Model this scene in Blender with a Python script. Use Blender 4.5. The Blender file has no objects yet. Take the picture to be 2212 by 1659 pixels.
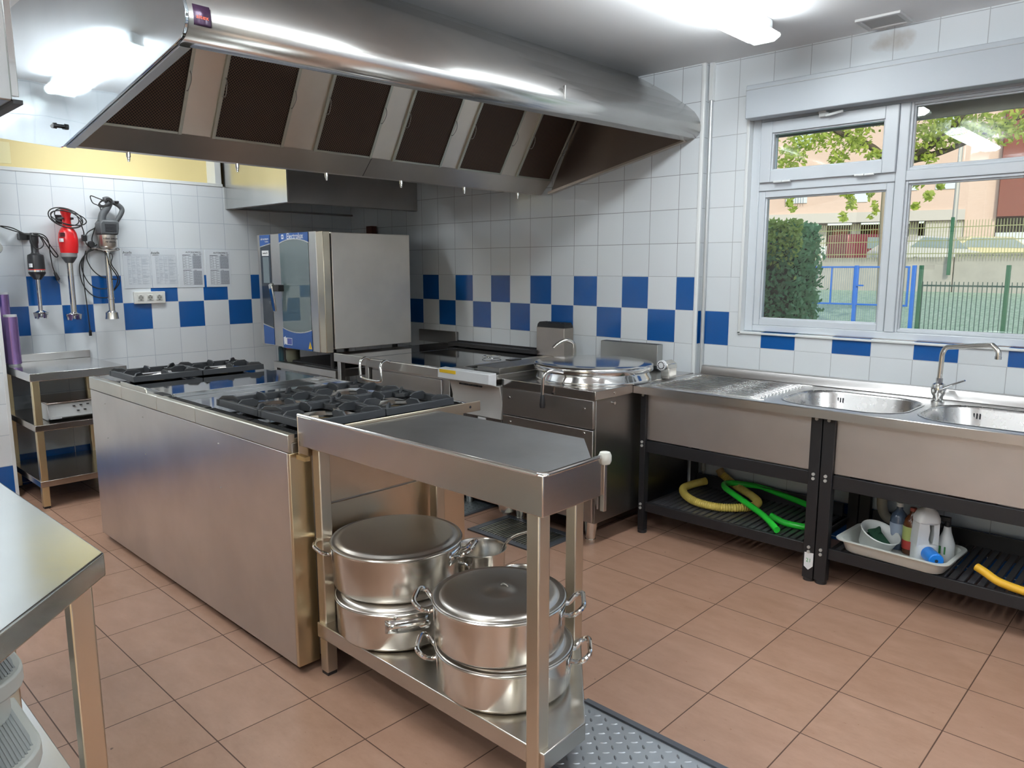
import bpy, bmesh, math, random
from mathutils import Vector, Matrix
random.seed(7)
sc = bpy.context.scene
COL = sc.collection
# ------------------------------------------------------------------ camera
cam_d = bpy.data.cameras.new('camera'); cam = bpy.data.objects.new('camera', cam_d); COL.objects.link(cam)
CP = Vector((5.8484, -4.0035, 1.4718)); YAW, PITCH, ROLL = -0.7622, 0.1545, -0.0003
fw = Vector((math.sin(YAW)*math.cos(PITCH), math.cos(YAW)*math.cos(PITCH), -math.sin(PITCH)))
rt = Vector((math.cos(YAW), -math.sin(YAW), 0)); up = rt.cross(fw)
rt2 = rt*math.cos(ROLL)+up*math.sin(ROLL); up2 = up*math.cos(ROLL)-rt*math.sin(ROLL)
m = Matrix((rt2, up2, -fw)).transposed().to_4x4(); m.translation = CP
cam.matrix_world = m
cam_d.sensor_fit = 'HORIZONTAL'; cam_d.sensor_width = 36; cam_d.lens = 1612.74/2212*36
cam_d.clip_start = 0.05; cam_d.clip_end = 300
sc.camera = cam
# ------------------------------------------------------------------ world, sun, exposure
sc.view_settings.view_transform = 'Standard'; sc.view_settings.look = 'None'
sc.view_settings.gamma = 1; sc.view_settings.use_curve_mapping = False
sc.view_settings.exposure = 0.5
w = bpy.data.worlds.new('sky'); sc.world = w; w.use_nodes = True
wn = w.node_tree; wn.nodes.clear()
wo = wn.nodes.new('ShaderNodeOutputWorld'); wb = wn.nodes.new('ShaderNodeBackground'); ws = wn.nodes.new('ShaderNodeTexSky')
ws.sky_type = 'NISHITA'; ws.sun_disc = False; ws.sun_elevation = math.radians(32); ws.sun_rotation = math.radians(150)
ws.dust_density = 1.5
wb.inputs['Strength'].default_value = 0.17
wn.links.new(ws.outputs[0], wb.inputs[0]); wn.links.new(wb.outputs[0], wo.inputs[0])
sd = bpy.data.lights.new('sun', 'SUN'); so = bpy.data.objects.new('sun', sd); COL.objects.link(so)
sd.energy = 1.5; sd.color = (1, .9, .74); sd.angle = .01
so.rotation_euler = Vector((-.55, .75, -.5)).to_track_quat('-Z', 'Y').to_euler()
TUBE = 27.0      # emission of the fluorescent diffusers
try:
    sc.cycles.max_bounces = 10; sc.cycles.glossy_bounces = 6; sc.cycles.transparent_max_bounces = 24
    sc.cycles.sample_clamp_indirect = 6; sc.cycles.caustics_reflective = False; sc.cycles.caustics_refractive = False
    sc.cycles.use_denoising = True
except Exception: pass

# ------------------------------------------------------------------ materials
def mat(name, col=(.8,.8,.8), rough=.5, metal=0, **k):
    m = bpy.data.materials.new(name); m.use_nodes = True
    b = m.node_tree.nodes['Principled BSDF']
    b.inputs['Base Color'].default_value = (*col, 1); b.inputs['Roughness'].default_value = rough
    b.inputs['Metallic'].default_value = metal
    for a, v in k.items():
        b.inputs[a.replace('_', ' ')].default_value = v
    return m
def N(m, t, **k):
    n = m.node_tree.nodes.new('ShaderNode'+t)
    for a, v in k.items(): setattr(n, a, v)
    return n
def L(m, a, b): m.node_tree.links.new(a, b)
def mth(m, op, a, b=None, c=None):
    n = N(m, 'Math', operation=op)
    for i, v in enumerate((a, b, c)):
        if v is None: continue
        if isinstance(v, (int, float)): n.inputs[i].default_value = v
        else: L(m, v, n.inputs[i])
    return n.outputs[0]
def mixc(m, f, a, b):
    n = N(m, 'Mix', data_type='RGBA')
    for s, v in ((n.inputs[0], f), (n.inputs[6], a), (n.inputs[7], b)):
        if isinstance(v, (int, float)): s.default_value = v
        elif isinstance(v, tuple): s.default_value = (*v, 1)
        else: L(m, v, s)
    return n.outputs[2]
def pos(m, scale=(1,1,1)):
    g = N(m, 'NewGeometry'); mp = N(m, 'Mapping'); mp.inputs['Scale'].default_value = scale
    L(m, g.outputs['Position'], mp.inputs['Vector']); return mp.outputs[0]
def noise(m, vec, scale, detail=3, rough=.5):
    n = N(m, 'TexNoise'); n.inputs['Scale'].default_value = scale; n.inputs['Detail'].default_value = detail
    n.inputs['Roughness'].default_value = rough; L(m, vec, n.inputs['Vector']); return n.outputs[0]
def bsdf(m): return m.node_tree.nodes['Principled BSDF']
def bump(m, h, strength=.2, dist=.002):
    b = N(m, 'Bump'); b.inputs['Strength'].default_value = strength; b.inputs['Distance'].default_value = dist
    L(m, h, b.inputs['Height']); L(m, b.outputs[0], bsdf(m).inputs['Normal'])
def ramp(m, f, lo, hi):
    n = N(m, 'MapRange'); n.inputs[3].default_value = lo; n.inputs[4].default_value = hi
    n.inputs[1].default_value = .3; n.inputs[2].default_value = .7
    L(m, f, n.inputs[0]); return n.outputs[0]

def steel(name, col=(.60,.585,.56), r0=.22, r1=.36, brush=(3,60,60), warp=0.0, warp_s=2.5, smear=.06):
    m = mat(name, col, .3, 1)
    b = bsdf(m)
    n1 = noise(m, pos(m, brush), 11, 3, .6)
    mid_ = (r0+r1)/2
    L(m, ramp(m, n1, mid_-.012, mid_+.012), b.inputs['Roughness'])
    n2 = noise(m, pos(m), 3.5, 3)
    c = mixc(m, ramp(m, n2, 0, 1), tuple(x*(1-smear) for x in col), tuple(min(1, x*(1+smear)) for x in col))
    L(m, c, b.inputs['Base Color'])
    if warp: bump(m, noise(m, pos(m), warp_s, 1), warp, .02)
    return m
S_X = steel('steel_brushed_x', brush=(1.5,70,70))
S_Y = steel('steel_brushed_y', brush=(70,1.5,70))
S_Z = steel('steel_brushed_z', brush=(70,70,1.5))
S_PANEL = steel('steel_side_panel', col=(.60,.57,.53), r0=.24, r1=.36, brush=(60,60,1.5), smear=.08)
S_POL = steel('steel_polished', col=(.66,.66,.65), r0=.07, r1=.13, brush=(2,2,2))
S_CAP = steel('steel_hood_end', col=(.58,.64,.68), r0=.03, r1=.055, brush=(2,2,2), warp=.22, warp_s=2.6)
S_HOOD = steel('steel_hood', col=(.74,.73,.71), r0=.20, r1=.30, brush=(70,1.5,70))
S_TROUGH = steel('steel_trough', col=(.62,.56,.50), r0=.24, r1=.36, brush=(60,1.5,60))
S_POT = steel('steel_pot', col=(.70,.67,.62), r0=.16, r1=.26, brush=(4,4,80))
S_LID = steel('steel_lid', col=(.55,.52,.48), r0=.28, r1=.40, brush=(40,40,4))
S_TOP = steel('steel_worktop_worn', col=(.42,.42,.42), r0=.30, r1=.46, brush=(6,6,6), smear=.15)
S_SINK = steel('steel_sink', col=(.60,.585,.575), r0=.24, r1=.36, brush=(1.5,60,60))
S_END = steel('steel_end_floor_lit', col=(.70,.60,.47), r0=.24, r1=.34, brush=(70,1.5,70))  # orange light reflected off the floor put into the steel colour
S_DARK = steel('steel_dark', col=(.28,.27,.26), r0=.28, r1=.4, brush=(60,1.5,60))
S_GALV = steel('steel_galvanised_frame', col=(.42,.42,.36), r0=.35, r1=.5)
PLATE = mat('polished_solid_top', (.42,.43,.45), .06, 1)
ZINC = mat('zinc_bolt', (.50,.50,.48), .45, .35)
CHROME = mat('chrome', (.75,.74,.72), .08, 1)
WIRE = mat('dull_wire', (.35,.34,.32), .4, 1)
IRON = mat('cast_iron', (.035,.038,.042), .42, .25)
bump(IRON, noise(IRON, pos(IRON), 350, 2), .15, .0006)
BURN = steel('steel_burner_bowl', col=(.80,.76,.70), r0=.16, r1=.25, brush=(5,5,5), smear=.2)
BRASS = mat('burner_brass', (.35,.24,.10), .4, 1)
BLACKP = mat('black_plastic', (.018,.018,.02), .38)
BLACKM = mat('black_painted_steel', (.012,.012,.014), .45)
GREYP = mat('grey_plastic', (.075,.08,.085), .45)
REDP = mat('red_plastic', (.62,.012,.015), .28)
WHITEP = mat('white_plastic', (.74,.76,.76), .35)
WHITEF = mat('white_window_frame', (.62,.66,.70), .28)
WHITEE = mat('white_enamel', (.72,.73,.74), .3)
RUBBER = mat('black_rubber', (.01,.01,.01), .6)
BLUEE = mat('blue_panel', (.022,.085,.30), .25)
NAVY = mat('navy_glass', (.03,.04,.055), .06)
YELLOWS = mat('yellow_sticker', (.85,.55,.02), .5)
LABELW = mat('white_label', (.78,.79,.8), .5)
INK = mat('black_ink', (.02,.02,.025), .6)
WPAINT = mat('white_letters', (.75,.78,.82), .5)
GREENF = mat('green_scourer', (.012,.06,.03), .95)
GREENH = mat('green_hose', (.03,.62,.05), .25)
YELH = mat('yellow_hose', (.72,.55,.12), .4)
BLUEB = mat('blue_bag', (.01,.22,.75), .35)
PURPLE = mat('purple_film', (.36,.22,.50), .25, .8)
CLEARP = mat('clear_plastic', (.75,.78,.74), .12, 0, Transmission_Weight=.6, IOR=1.4)
BROWN = mat('brown_plastic', (.06,.018,.012), .4)
COPPER = mat('rusty_pipe', (.09,.025,.015), .6, .3)
YWALL = mat('yellow_wall_paint', (.76,.63,.31), .55)
CREAM = mat('cream_wall_paint', (.78,.76,.66), .55)
CEIL = mat('ceiling_paint', (.92,.925,.93), .6)
bump(CEIL, noise(CEIL, pos(CEIL), 6, 3), .15, .004)
# film with stretch streaks
TUBEM = mat('lit_tube_diffuser', (.9,.95,1), .4, Emission_Strength=TUBE); bsdf(TUBEM).inputs['Emission Color'].default_value = (.88,.94,.97,1)

def tile_mat(name, axis, phase, r1, r2, jcol=(.30,.31,.33), stain=False):
    m = mat(name, (.7,.73,.75), .14, Coat_Weight=.2)
    g = N(m, 'NewGeometry'); s = N(m, 'SeparateXYZ'); L(m, g.outputs['Position'], s.inputs[0])
    a = s.outputs[axis]; z = s.outputs[2]
    u = mth(m, 'DIVIDE', mth(m, 'SUBTRACT', a, phase), .2); v = mth(m, 'DIVIDE', mth(m, 'SUBTRACT', z, 1.4168), .2)
    fu, fv = mth(m, 'FLOOR', u), mth(m, 'FLOOR', v)
    par = mth(m, 'MODULO', mth(m, 'ADD', fu, 100), 2)       # 0 even 1 odd
    even = mth(m, 'COMPARE', par, 0, .1); odd = mth(m, 'COMPARE', par, 1, .1)
    row1 = mth(m, 'COMPARE', fv, -1, .1); row2 = mth(m, 'COMPARE', fv, -2, .1)
    low = mth(m, 'LESS_THAN', fv, -6.5)
    blue = low
    if r1: blue = mth(m, 'MAXIMUM', blue, mth(m, 'MULTIPLY', row1, even))
    if r2: blue = mth(m, 'MAXIMUM', blue, mth(m, 'MULTIPLY', row2, odd))
    pu = mth(m, 'PINGPONG', u, .5); pv = mth(m, 'PINGPONG', v, .5)   # distance to nearest joint in tiles
    d = mth(m, 'MINIMUM', pu, pv)
    joint = mth(m, 'LESS_THAN', d, .0085)
    cell = N(m, 'CombineXYZ'); L(m, fu, cell.inputs[0]); L(m, fv, cell.inputs[1])
    wn_ = N(m, 'TexWhiteNoise'); L(m, cell.outputs[0], wn_.inputs['Vector'])
    wht = mixc(m, wn_.outputs['Value'], (.74,.78,.81), (.78,.815,.84))
    nb = noise(m, pos(m), 260, 2)
    bl = mixc(m, nb, (.004,.075,.29), (.010,.105,.36))
    c = mixc(m, blue, wht, bl)
    # joints: grey beside white tiles, pale round the blue ones
    jc = mixc(m, mth(m, 'MAXIMUM', blue, mth(m,'MAXIMUM',row1,row2)), jcol, (.62,.65,.68))
    c = mixc(m, joint, c, jc)
    if stain:
        dx = mth(m, 'MULTIPLY', mth(m, 'SUBTRACT', a, 4.535), 7); dz = mth(m, 'MULTIPLY', mth(m, 'SUBTRACT', z, 2.56), 13)
        rr_ = mth(m, 'ADD', mth(m, 'MULTIPLY', dx, dx), mth(m, 'MULTIPLY', dz, dz))
        k_ = mth(m, 'SUBTRACT', mth(m, 'SUBTRACT', 1.0, rr_), mth(m, 'MULTIPLY', noise(m, pos(m), 14, 3), .9))
        k_ = mth(m, 'MINIMUM', mth(m, 'MAXIMUM', k_, 0), .55)
        c = mixc(m, k_, c, (.33,.24,.16))
    L(m, c, bsdf(m).inputs['Base Color'])
    L(m, mth(m, 'ADD', mth(m, 'MULTIPLY', joint, .5), .13), bsdf(m).inputs['Roughness'])
    h = mth(m, 'MINIMUM', mth(m, 'MULTIPLY', d, 40), 1)
    h2 = mth(m, 'ADD', h, mth(m, 'MULTIPLY', wn_.outputs['Value'], .0))
    tilt = mth(m, 'MULTIPLY', noise(m, pos(m), 9, 1), .5)
    bump(m, mth(m, 'ADD', h2, tilt), .25, .0015)
    return m
T_H = tile_mat('wall_tiles_back', 0, 1.0077, 1, 1)
T_E = tile_mat('wall_tiles_window', 0, 3.7403, 0, 1, (.42,.44,.46), True)
T_M = tile_mat('wall_tiles_left', 1, -2.5975, 1, 1, (.45,.50,.56))
T_R = tile_mat('wall_tiles_rear', 0, .1, 1, 1)

def floor_mat():
    m = mat('terracotta_floor_tiles', (.4,.25,.18), .35)
    T, X0, Y0 = .3268, 3.6956, -1.1289
    g = N(m, 'NewGeometry'); s = N(m, 'SeparateXYZ'); L(m, g.outputs['Position'], s.inputs[0])
    u = mth(m, 'DIVIDE', mth(m, 'SUBTRACT', s.outputs[0], X0), T); v = mth(m, 'DIVIDE', mth(m, 'SUBTRACT', s.outputs[1], Y0), T)
    d = mth(m, 'MINIMUM', mth(m, 'PINGPONG', u, .5), mth(m, 'PINGPONG', v, .5))
    joint = mth(m, 'LESS_THAN', d, .0062)
    cell = N(m, 'CombineXYZ'); L(m, mth(m, 'FLOOR', u), cell.inputs[0]); L(m, mth(m, 'FLOOR', v), cell.inputs[1])
    wv = N(m, 'TexWhiteNoise'); L(m, cell.outputs[0], wv.inputs['Vector'])
    off = N(m, 'VectorMath', operation='ADD'); sc2 = N(m, 'VectorMath', operation='SCALE'); sc2.inputs['Scale'].default_value = 7
    L(m, cell.outputs[0], sc2.inputs[0]); L(m, pos(m, (1, 2.2, 1)), off.inputs[0]); L(m, sc2.outputs[0], off.inputs[1])
    n1 = noise(m, off.outputs[0], 5, 6, .65); n2 = noise(m, off.outputs[0], 38, 4, .7)
    f = ramp(m, mth(m, 'ADD', mth(m, 'MULTIPLY', n1, .7), mth(m, 'MULTIPLY', n2, .3)), 0, 1)
    c = mixc(m, f, (.30,.165,.105), (.415,.25,.175))
    c = mixc(m, mth(m, 'MULTIPLY', wv.outputs['Value'], .25), c, (.40,.24,.18))
    spots = noise(m, pos(m), 23, 2)
    c = mixc(m, mth(m, 'GREATER_THAN', spots, .795), c, (.12,.06,.04))
    c = mixc(m, joint, c, (.075,.035,.02))
    L(m, c, bsdf(m).inputs['Base Color'])
    L(m, mth(m, 'ADD', ramp(m, n2, .27, .42), mth(m, 'MULTIPLY', joint, .3)), bsdf(m).inputs['Roughness'])
    bump(m, mth(m, 'ADD', mth(m, 'MINIMUM', mth(m, 'MULTIPLY', d, 60), 1), mth(m, 'MULTIPLY', n2, .12)), .3, .0015)
    return m
FLOOR = floor_mat()

def filt_mat():
    m = mat('grease_filter_mesh', (.03,.018,.012), .55, .5)
    g = N(m, 'NewGeometry'); s = N(m, 'SeparateXYZ'); L(m, g.outputs['Position'], s.inputs[0])
    a = mth(m, 'MULTIPLY', s.outputs[1], 75); b = mth(m, 'MULTIPLY', s.outputs[2], 85)
    p = mth(m, 'PINGPONG', mth(m, 'ADD', a, b), .5); q = mth(m, 'PINGPONG', mth(m, 'SUBTRACT', a, b), .5)
    d = mth(m, 'MINIMUM', p, q); wire = mth(m, 'LESS_THAN', d, .13)
    c = mixc(m, wire, (.012,.007,.005), (.16,.095,.06))
    L(m, c, bsdf(m).inputs['Base Color']); bump(m, wire, .6, .003)
    return m
FILTER = filt_mat()
def diamond_mat():
    m = steel('diamond_plate_steel', col=(.34,.36,.38), r0=.38, r1=.5)
    return m
DIAM = diamond_mat()

# ------------------------------------------------------------------ mesh helpers
class B:
    def __init__(s): s.bm = bmesh.new()
    def box(s, x0, x1, y0, y1, z0, z1, rot=None, at=None):
        v = [s.bm.verts.new((x, y, z)) for z in (z0, z1) for y in (y0, y1) for x in (x0, x1)]
        for f in ((0,2,3,1),(4,5,7,6),(0,1,5,4),(2,6,7,3),(0,4,6,2),(1,3,7,5)): s.bm.faces.new([v[i] for i in f])
        if rot is not None: bmesh.ops.rotate(s.bm, verts=v, cent=at or (0,0,0), matrix=rot)
        return s
    def prism(s, pts, a, b, ax=2):      # polygon in the other two axes, extruded on ax from a to b
        def P(p, t):
            return {2:(p[0],p[1],t), 1:(p[0],t,p[1]), 0:(t,p[0],p[1])}[ax]
        v0 = [s.bm.verts.new(P(p, a)) for p in pts]; v1 = [s.bm.verts.new(P(p, b)) for p in pts]
        n = len(pts)
        s.bm.faces.new(v0[::-1]); s.bm.faces.new(v1)
        for i in range(n): s.bm.faces.new((v0[i], v0[(i+1)%n], v1[(i+1)%n], v1[i]))
        return s
    def ngon(s, pts): s.bm.faces.new([s.bm.verts.new(p) for p in pts]); return s
    def ring(s, c, d, r, n, ref=None):
        d = Vector(d).normalized()
        a = (Vector(ref) if ref is not None else (Vector((0,0,1)) if abs(d.z) < .9 else Vector((1,0,0))))
        x = d.cross(a).normalized(); y = d.cross(x).normalized()
        return [s.bm.verts.new(Vector(c)+x*(r*math.cos(2*math.pi*i/n))+y*(r*math.sin(2*math.pi*i/n))) for i in range(n)]
    def skin(s, a, b):
        n = len(a)
        for i in range(n): s.bm.faces.new((a[i], a[(i+1)%n], b[(i+1)%n], b[i]))
    def cyl(s, p0, p1, r0, r1=None, n=20, caps=True):
        r1 = r0 if r1 is None else r1; d = Vector(p1)-Vector(p0)
        a = s.ring(p0, d, r0, n); b = s.ring(p1, d, r1, n); s.skin(a, b)
        if caps: s.bm.faces.new(a[::-1]); s.bm.faces.new(b)
        return s
    def tube(s, pts, r, n=10, closed=False, smooth=6, caps=True):
        P = [Vector(p) for p in pts]
        if smooth:
            Q = []; m_ = len(P)
            rng = range(m_ if closed else m_-1)
            for i in rng:
                g = (lambda k: P[k % m_]) if closed else (lambda k: P[max(0, min(m_-1, k))])
                p0, p1, p2, p3 = g(i-1), g(i), g(i+1), g(i+2)
                for j in range(smooth):
                    t = j/smooth
                    Q.append(.5*((2*p1)+(p2-p0)*t+(2*p0-5*p1+4*p2-p3)*t*t+(3*p1-p0-3*p2+p3)*t**3))
            if not closed: Q.append(P[-1])
            P = Q
        m_ = len(P); R = []; ref = None
        for i in range(m_):
            if closed: d = P[(i+1)%m_]-P[i-1]
            else: d = P[min(m_-1, i+1)]-P[max(0, i-1)]
            if d.length < 1e-9: d = Vector((0,0,1))
            d.normalize()
            if ref is None:
                ref = d.orthogonal().normalized()
            ref = (ref - d*ref.dot(d)).normalized()
            y = d.cross(ref)
            rr = r(i/(m_-1)) if callable(r) else r
            R.append([s.bm.verts.new(P[i]+ref*(rr*math.cos(2*math.pi*k/n))+y*(rr*math.sin(2*math.pi*k/n))) for k in range(n)])
        for i in range(m_-1): s.skin(R[i], R[i+1])
        if closed: 
            # match twist
            a, b = R[-1], R[0]; best = min(range(n), key=lambda k: (a[0].co-b[k].co).length)
            s.skin(a, b[best:]+b[:best])
        elif caps: s.bm.faces.new(R[0][::-1]); s.bm.faces.new(R[-1])
        return s
    def lathe(s, prof, c=(0,0), n=48, axis=None):
        rings = []
        for r, z in prof:
            if r < 1e-6: rings.append([s.bm.verts.new((c[0], c[1], z))])
            else: rings.append([s.bm.verts.new((c[0]+r*math.cos(2*math.pi*i/n), c[1]+r*math.sin(2*math.pi*i/n), z)) for i in range(n)])
        for a, b in zip(rings, rings[1:]):
            if len(a) == 1 and len(b) == 1: continue
            for i in range(n):
                j = (i+1) % n
                if len(a) == 1: s.bm.faces.new((a[0], b[j], b[i]))
                elif len(b) == 1: s.bm.faces.new((a[i], a[j], b[0]))
                else: s.bm.faces.new((a[i], a[j], b[j], b[i]))
        return s
    def xform(s, M): bmesh.ops.transform(s.bm, matrix=M, verts=s.bm.verts); return s
    def build(s, name, mt, parent=None, bev=0, seg=2, ang=35, local=False, sub=0, solid=0):
        me = bpy.data.meshes.new(name)
        bmesh.ops.recalc_face_normals(s.bm, faces=s.bm.faces)
        if parent is not None and not local:
            off = W[root(parent)]
            bmesh.ops.translate(s.bm, verts=s.bm.verts, vec=-off)
        s.bm.to_mesh(me); s.bm.free()
        me.materials.append(mt)
        o = bpy.data.objects.new(name, me); COL.objects.link(o)
        for p in me.polygons: p.use_smooth = True
        me.set_sharp_from_angle(angle=math.radians(ang))
        if parent is not None: o.parent = parent
        else: W[o.name] = Vector((0,0,0))
        if solid:
            md = o.modifiers.new('solid', 'SOLIDIFY'); md.thickness = solid; md.offset = 0
        if sub:
            md = o.modifiers.new('sub', 'SUBSURF'); md.levels = md.render_levels = sub
        if bev:
            md = o.modifiers.new('bevel', 'BEVEL'); md.width = bev; md.segments = seg; md.limit_method = 'ANGLE'; md.angle_limit = math.radians(40)
        return o
W = {}
def root(o):
    while o.parent is not None: o = o.parent
    return o.name
def tag(o, label=None, cat=None, group=None, kind=None):
    if label: o['label'] = label
    if cat: o['category'] = cat
    if group: o['group'] = group
    if kind: o['kind'] = kind
    return o
def thing(name, label, cat, loc=(0,0,0), group=None, rz=0):
    o = bpy.data.objects.new(name, None); COL.objects.link(o); o.location = loc; o.empty_display_size = .05
    o.rotation_euler.z = rz
    W[o.name] = Vector(loc) if not rz else Vector((0,0,0))
    return tag(o, label, cat, group)
def struct(o): o['kind'] = 'structure'; return o
def dup(r, loc, label=None, group=None, rz=None):
    def cp(o, par):
        c = o.copy(); COL.objects.link(c)
        if par is not None: c.parent = par
        for k in list(o.children): cp(k, c)
        return c
    c = cp(r, None); c.location = loc
    if rz is not None: c.rotation_euler.z = rz
    if label: c['label'] = label
    if group: c['group'] = group
    W[c.name] = Vector(loc)
    return c
def text(s, size, name, mt, parent, M, extrude=.0006, off=None, sx=1.0):
    cu = bpy.data.curves.new('t', 'FONT'); cu.body = s; cu.size = size; cu.extrude = extrude; cu.align_x = 'CENTER'; cu.align_y = 'CENTER'
    o = bpy.data.objects.new('t', cu); COL.objects.link(o)
    dg = bpy.context.evaluated_depsgraph_get(); dg.update()
    me = bpy.data.meshes.new_from_object(o.evaluated_get(dg))
    bpy.data.objects.remove(o)
    me.transform(Matrix.Diagonal((sx,1,1,1))); me.transform(M)
    if parent is not None: me.transform(Matrix.Translation(-W[root(parent)]))
    me.materials.clear(); me.materials.append(mt)
    ob = bpy.data.objects.new(name, me); COL.objects.link(ob)
    if parent is not None: ob.parent = parent
    return ob
def frameM(o, x, y):   # matrix with local x, y axes and origin
    x = Vector(x).normalized(); y = Vector(y).normalized(); z = x.cross(y)
    M = Matrix((x, y, z)).transposed().to_4x4(); M.translation = Vector(o); return M

# ================================================================== ROOM SHELL
ZC = 2.625
struct(B().box(-.2, 7.6, -6.6, .35, -.15, 0).build('floor', FLOOR))
struct(B().box(-.4, 7.6, -6.6, .35, ZC, ZC+.2).build('ceiling', CEIL))
struct(B().box(-.15, 3.545, 0, .3, 0, ZC).build('wall_back', T_H))
b = B()
WX0, WX1, WZ0, WZ1 = 3.815, 6.62, 1.105, 2.30
b.box(3.545, WX0, .05, .3, 0, ZC).box(WX1, 7.6, .05, .3, 0, ZC).box(WX0, WX1, .05, .3, 0, WZ0).box(WX0, WX1, .05, .3, WZ1, ZC)
b.box(3.545, 3.552, 0, .05, 0, ZC)
struct(b.build('wall_back_right', T_E))
struct(B().box(-.15, 0, -2.83, 0, 0, 2.105).build('wall_left', T_M))
struct(B().box(-.25, -.15, -2.83, 0, 0, ZC).build('wall_left_upper', YWALL))
struct(B().box(-.15, .3, -6.6, -2.83, 0, ZC).build('wall_left_near', T_M))
struct(B().box(7.4, 7.6, -6.4, .05, 0, ZC).build('wall_right', T_M))
b = B().box(.3, 4.9, -6.6, -6.4, 0, ZC).box(6.3, 7.4, -6.6, -6.4, 0, ZC).box(4.9, 6.3, -6.6, -6.4, 2.1, ZC)
struct(b.build('wall_front', CREAM))
struct(B().box(4.2, 7.2, -8.2, -6.6, 2.25, 2.35).build('sun_blocker_slab', CEIL))  # unseen slab added to keep sunlight out of the doorway behind the camera
# trims
struct(B().box(-.155, .006, -2.83, -1.19, 2.10, 2.125).build('trim_1', WHITEP, bev=.003))
struct(B().box(-.15, -.005, -1.245, -1.195, 2.105, ZC).build('trim_2', WHITEP, bev=.002))
struct(B().prism([(3.532,-.004),(3.549,-.004),(3.555,.0),(3.555,.014),(3.548,.014),(3.548,.001),(3.532,.001)], 0, ZC).build('trim_3', WHITEP, bev=.002))
struct(B().prism([(.285,-2.826),(.304,-2.826),(.304,-2.846),(.30,-2.846),(.30,-2.83),(.285,-2.83)], 0, ZC).build('trim_4', WHITEP, bev=.001))
struct(B().box(-.15, -.146, -2.80, -2.58, 2.16, 2.30).build('trim_5', mat('pale_yellow_panel', (.80,.72,.42), .5), bev=.001))

# pipe in the corner between the two back walls
t = thing('vertical_pipe', 'thin grey pipe running floor to ceiling in the corner left of the window', 'pipe', (3.585, .03, 0))
B().cyl((3.578,.035,0), (3.578,.035,2.42), .0125, n=16).build('pipe', mat('pipe_paint', (.50,.52,.53), .3, .4), t)
B().box(3.566, 3.592, .022, .049, 2.42, ZC).build('cable_duct', WHITEP, t, bev=.002)

# ================================================================== WINDOW
GL = mat('window_glass', (1,1,1), .0)
def glass(name, tint, refl):
    m = bpy.data.materials.new(name); m.use_nodes = True; nt = m.node_tree; nt.nodes.clear()
    o = nt.nodes.new('ShaderNodeOutputMaterial'); mx = nt.nodes.new('ShaderNodeMixShader')
    tr = nt.nodes.new('ShaderNodeBsdfTransparent'); tr.inputs[0].default_value = (*tint, 1)
    gl = nt.nodes.new('ShaderNodeBsdfGlossy'); gl.inputs['Roughness'].default_value = .01
    fr = nt.nodes.new('ShaderNodeFresnel'); fr.inputs[0].default_value = 1.45
    mu = nt.nodes.new('ShaderNodeMath'); mu.operation = 'MULTIPLY_ADD'; mu.inputs[1].default_value = 1.3; mu.inputs[2].default_value = refl
    nt.links.new(fr.outputs[0], mu.inputs[0]); nt.links.new(mu.outputs[0], mx.inputs[0])
    nt.links.new(tr.outputs[0], mx.inputs[1]); nt.links.new(gl.outputs[0], mx.inputs[2]); nt.links.new(mx.outputs[0], o.inputs[0])
    return m
WG = glass('window_glass_pane', (.96,.99,.98), .02)
FY0, FY1 = .085, .15
win = thing('window_1', None, None, (WX0, .1, WZ0)); struct(win)
b = B()
XM = 4.61            # mullion centre
def fr(b, x0, x1, z0, z1, w, y0, y1, wb=None):
    wb = wb or w
    b.box(x0, x0+w, y0, y1, z0, z1).box(x1-w, x1, y0, y1, z0, z1).box(x0+w, x1-w, y0, y1, z0, z0+wb).box(x0+w, x1-w, y0, y1, z1-w, z1)
xm = [3.822, 4.61, 5.42, 6.615]
for i in range(3):
    x0, x1 = xm[i]+.0, xm[i+1]
    a0 = x0 + (.0 if i == 0 else .0)
# outer frame and mullions
b.box(3.818, 3.868, FY0, FY1, 1.11, 2.30).box(6.57, 6.62, FY0, FY1, 1.11, 2.30).box(3.868, 6.57, FY0, FY1, 1.11, 1.146).box(3.868, 6.57, FY0, FY1, 2.268, 2.30)
for x in (4.608, 5.40): b.box(x-.024, x+.024, FY0-.004, FY1, 1.146, 2.268)
for x0, x1 in ((3.868, 4.584), (4.632, 5.376), (5.424, 6.57)): b.box(x0, x1, FY0-.002, FY1, 1.895, 1.945)
b.build('window_frame', WHITEF, win, bev=.004)
gb = B()
def sash(x0, x1, z0, z1, w, name, yf):
    s = B(); fr(s, x0, x1, z0, z1, w, yf, FY1+.005)
    # glazing bead
    fr(s, x0+w-.002, x1-w+.002, z0+w-.002, z1-w+.002, .010, yf+.012, yf+.03)
    o = s.build(name, WHITEF, win, bev=.003)
    B().box(x0+w+.006, x1-w-.006, .118, .122, z0+w+.006, z1-w-.006).build('pane', WG, o)
    return o
ts = sash(3.876, 4.584, 1.940, 2.264, .062, 'top_hung_sash', .066)
sash(3.868, 4.580, 1.146, 1.895, .036, 'fixed_light', .092)
sash(4.630, 5.376, 1.945, 2.268, .014, 'fixed_light', .092); sash(4.630, 5.376, 1.146, 1.895, .014, 'fixed_light', .092)
sash(5.428, 6.57, 1.945, 2.268, .018, 'fixed_light', .092); sash(5.428, 6.57, 1.146, 1.895, .018, 'fixed_light', .092)
for x in (3.965, 4.395):
    B().cyl((x,.058,1.938), (x+.047,.058,1.938), .0065, n=12).cyl((x+.050,.058,1.938), (x+.095,.058,1.938), .0065, n=12).build('hinge', WHITEP, win)
b = B().box(4.195, 4.235, .045, .066, 2.262, 2.285).box(4.20, 4.25, .04, .066, 2.248, 2.268)
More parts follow.
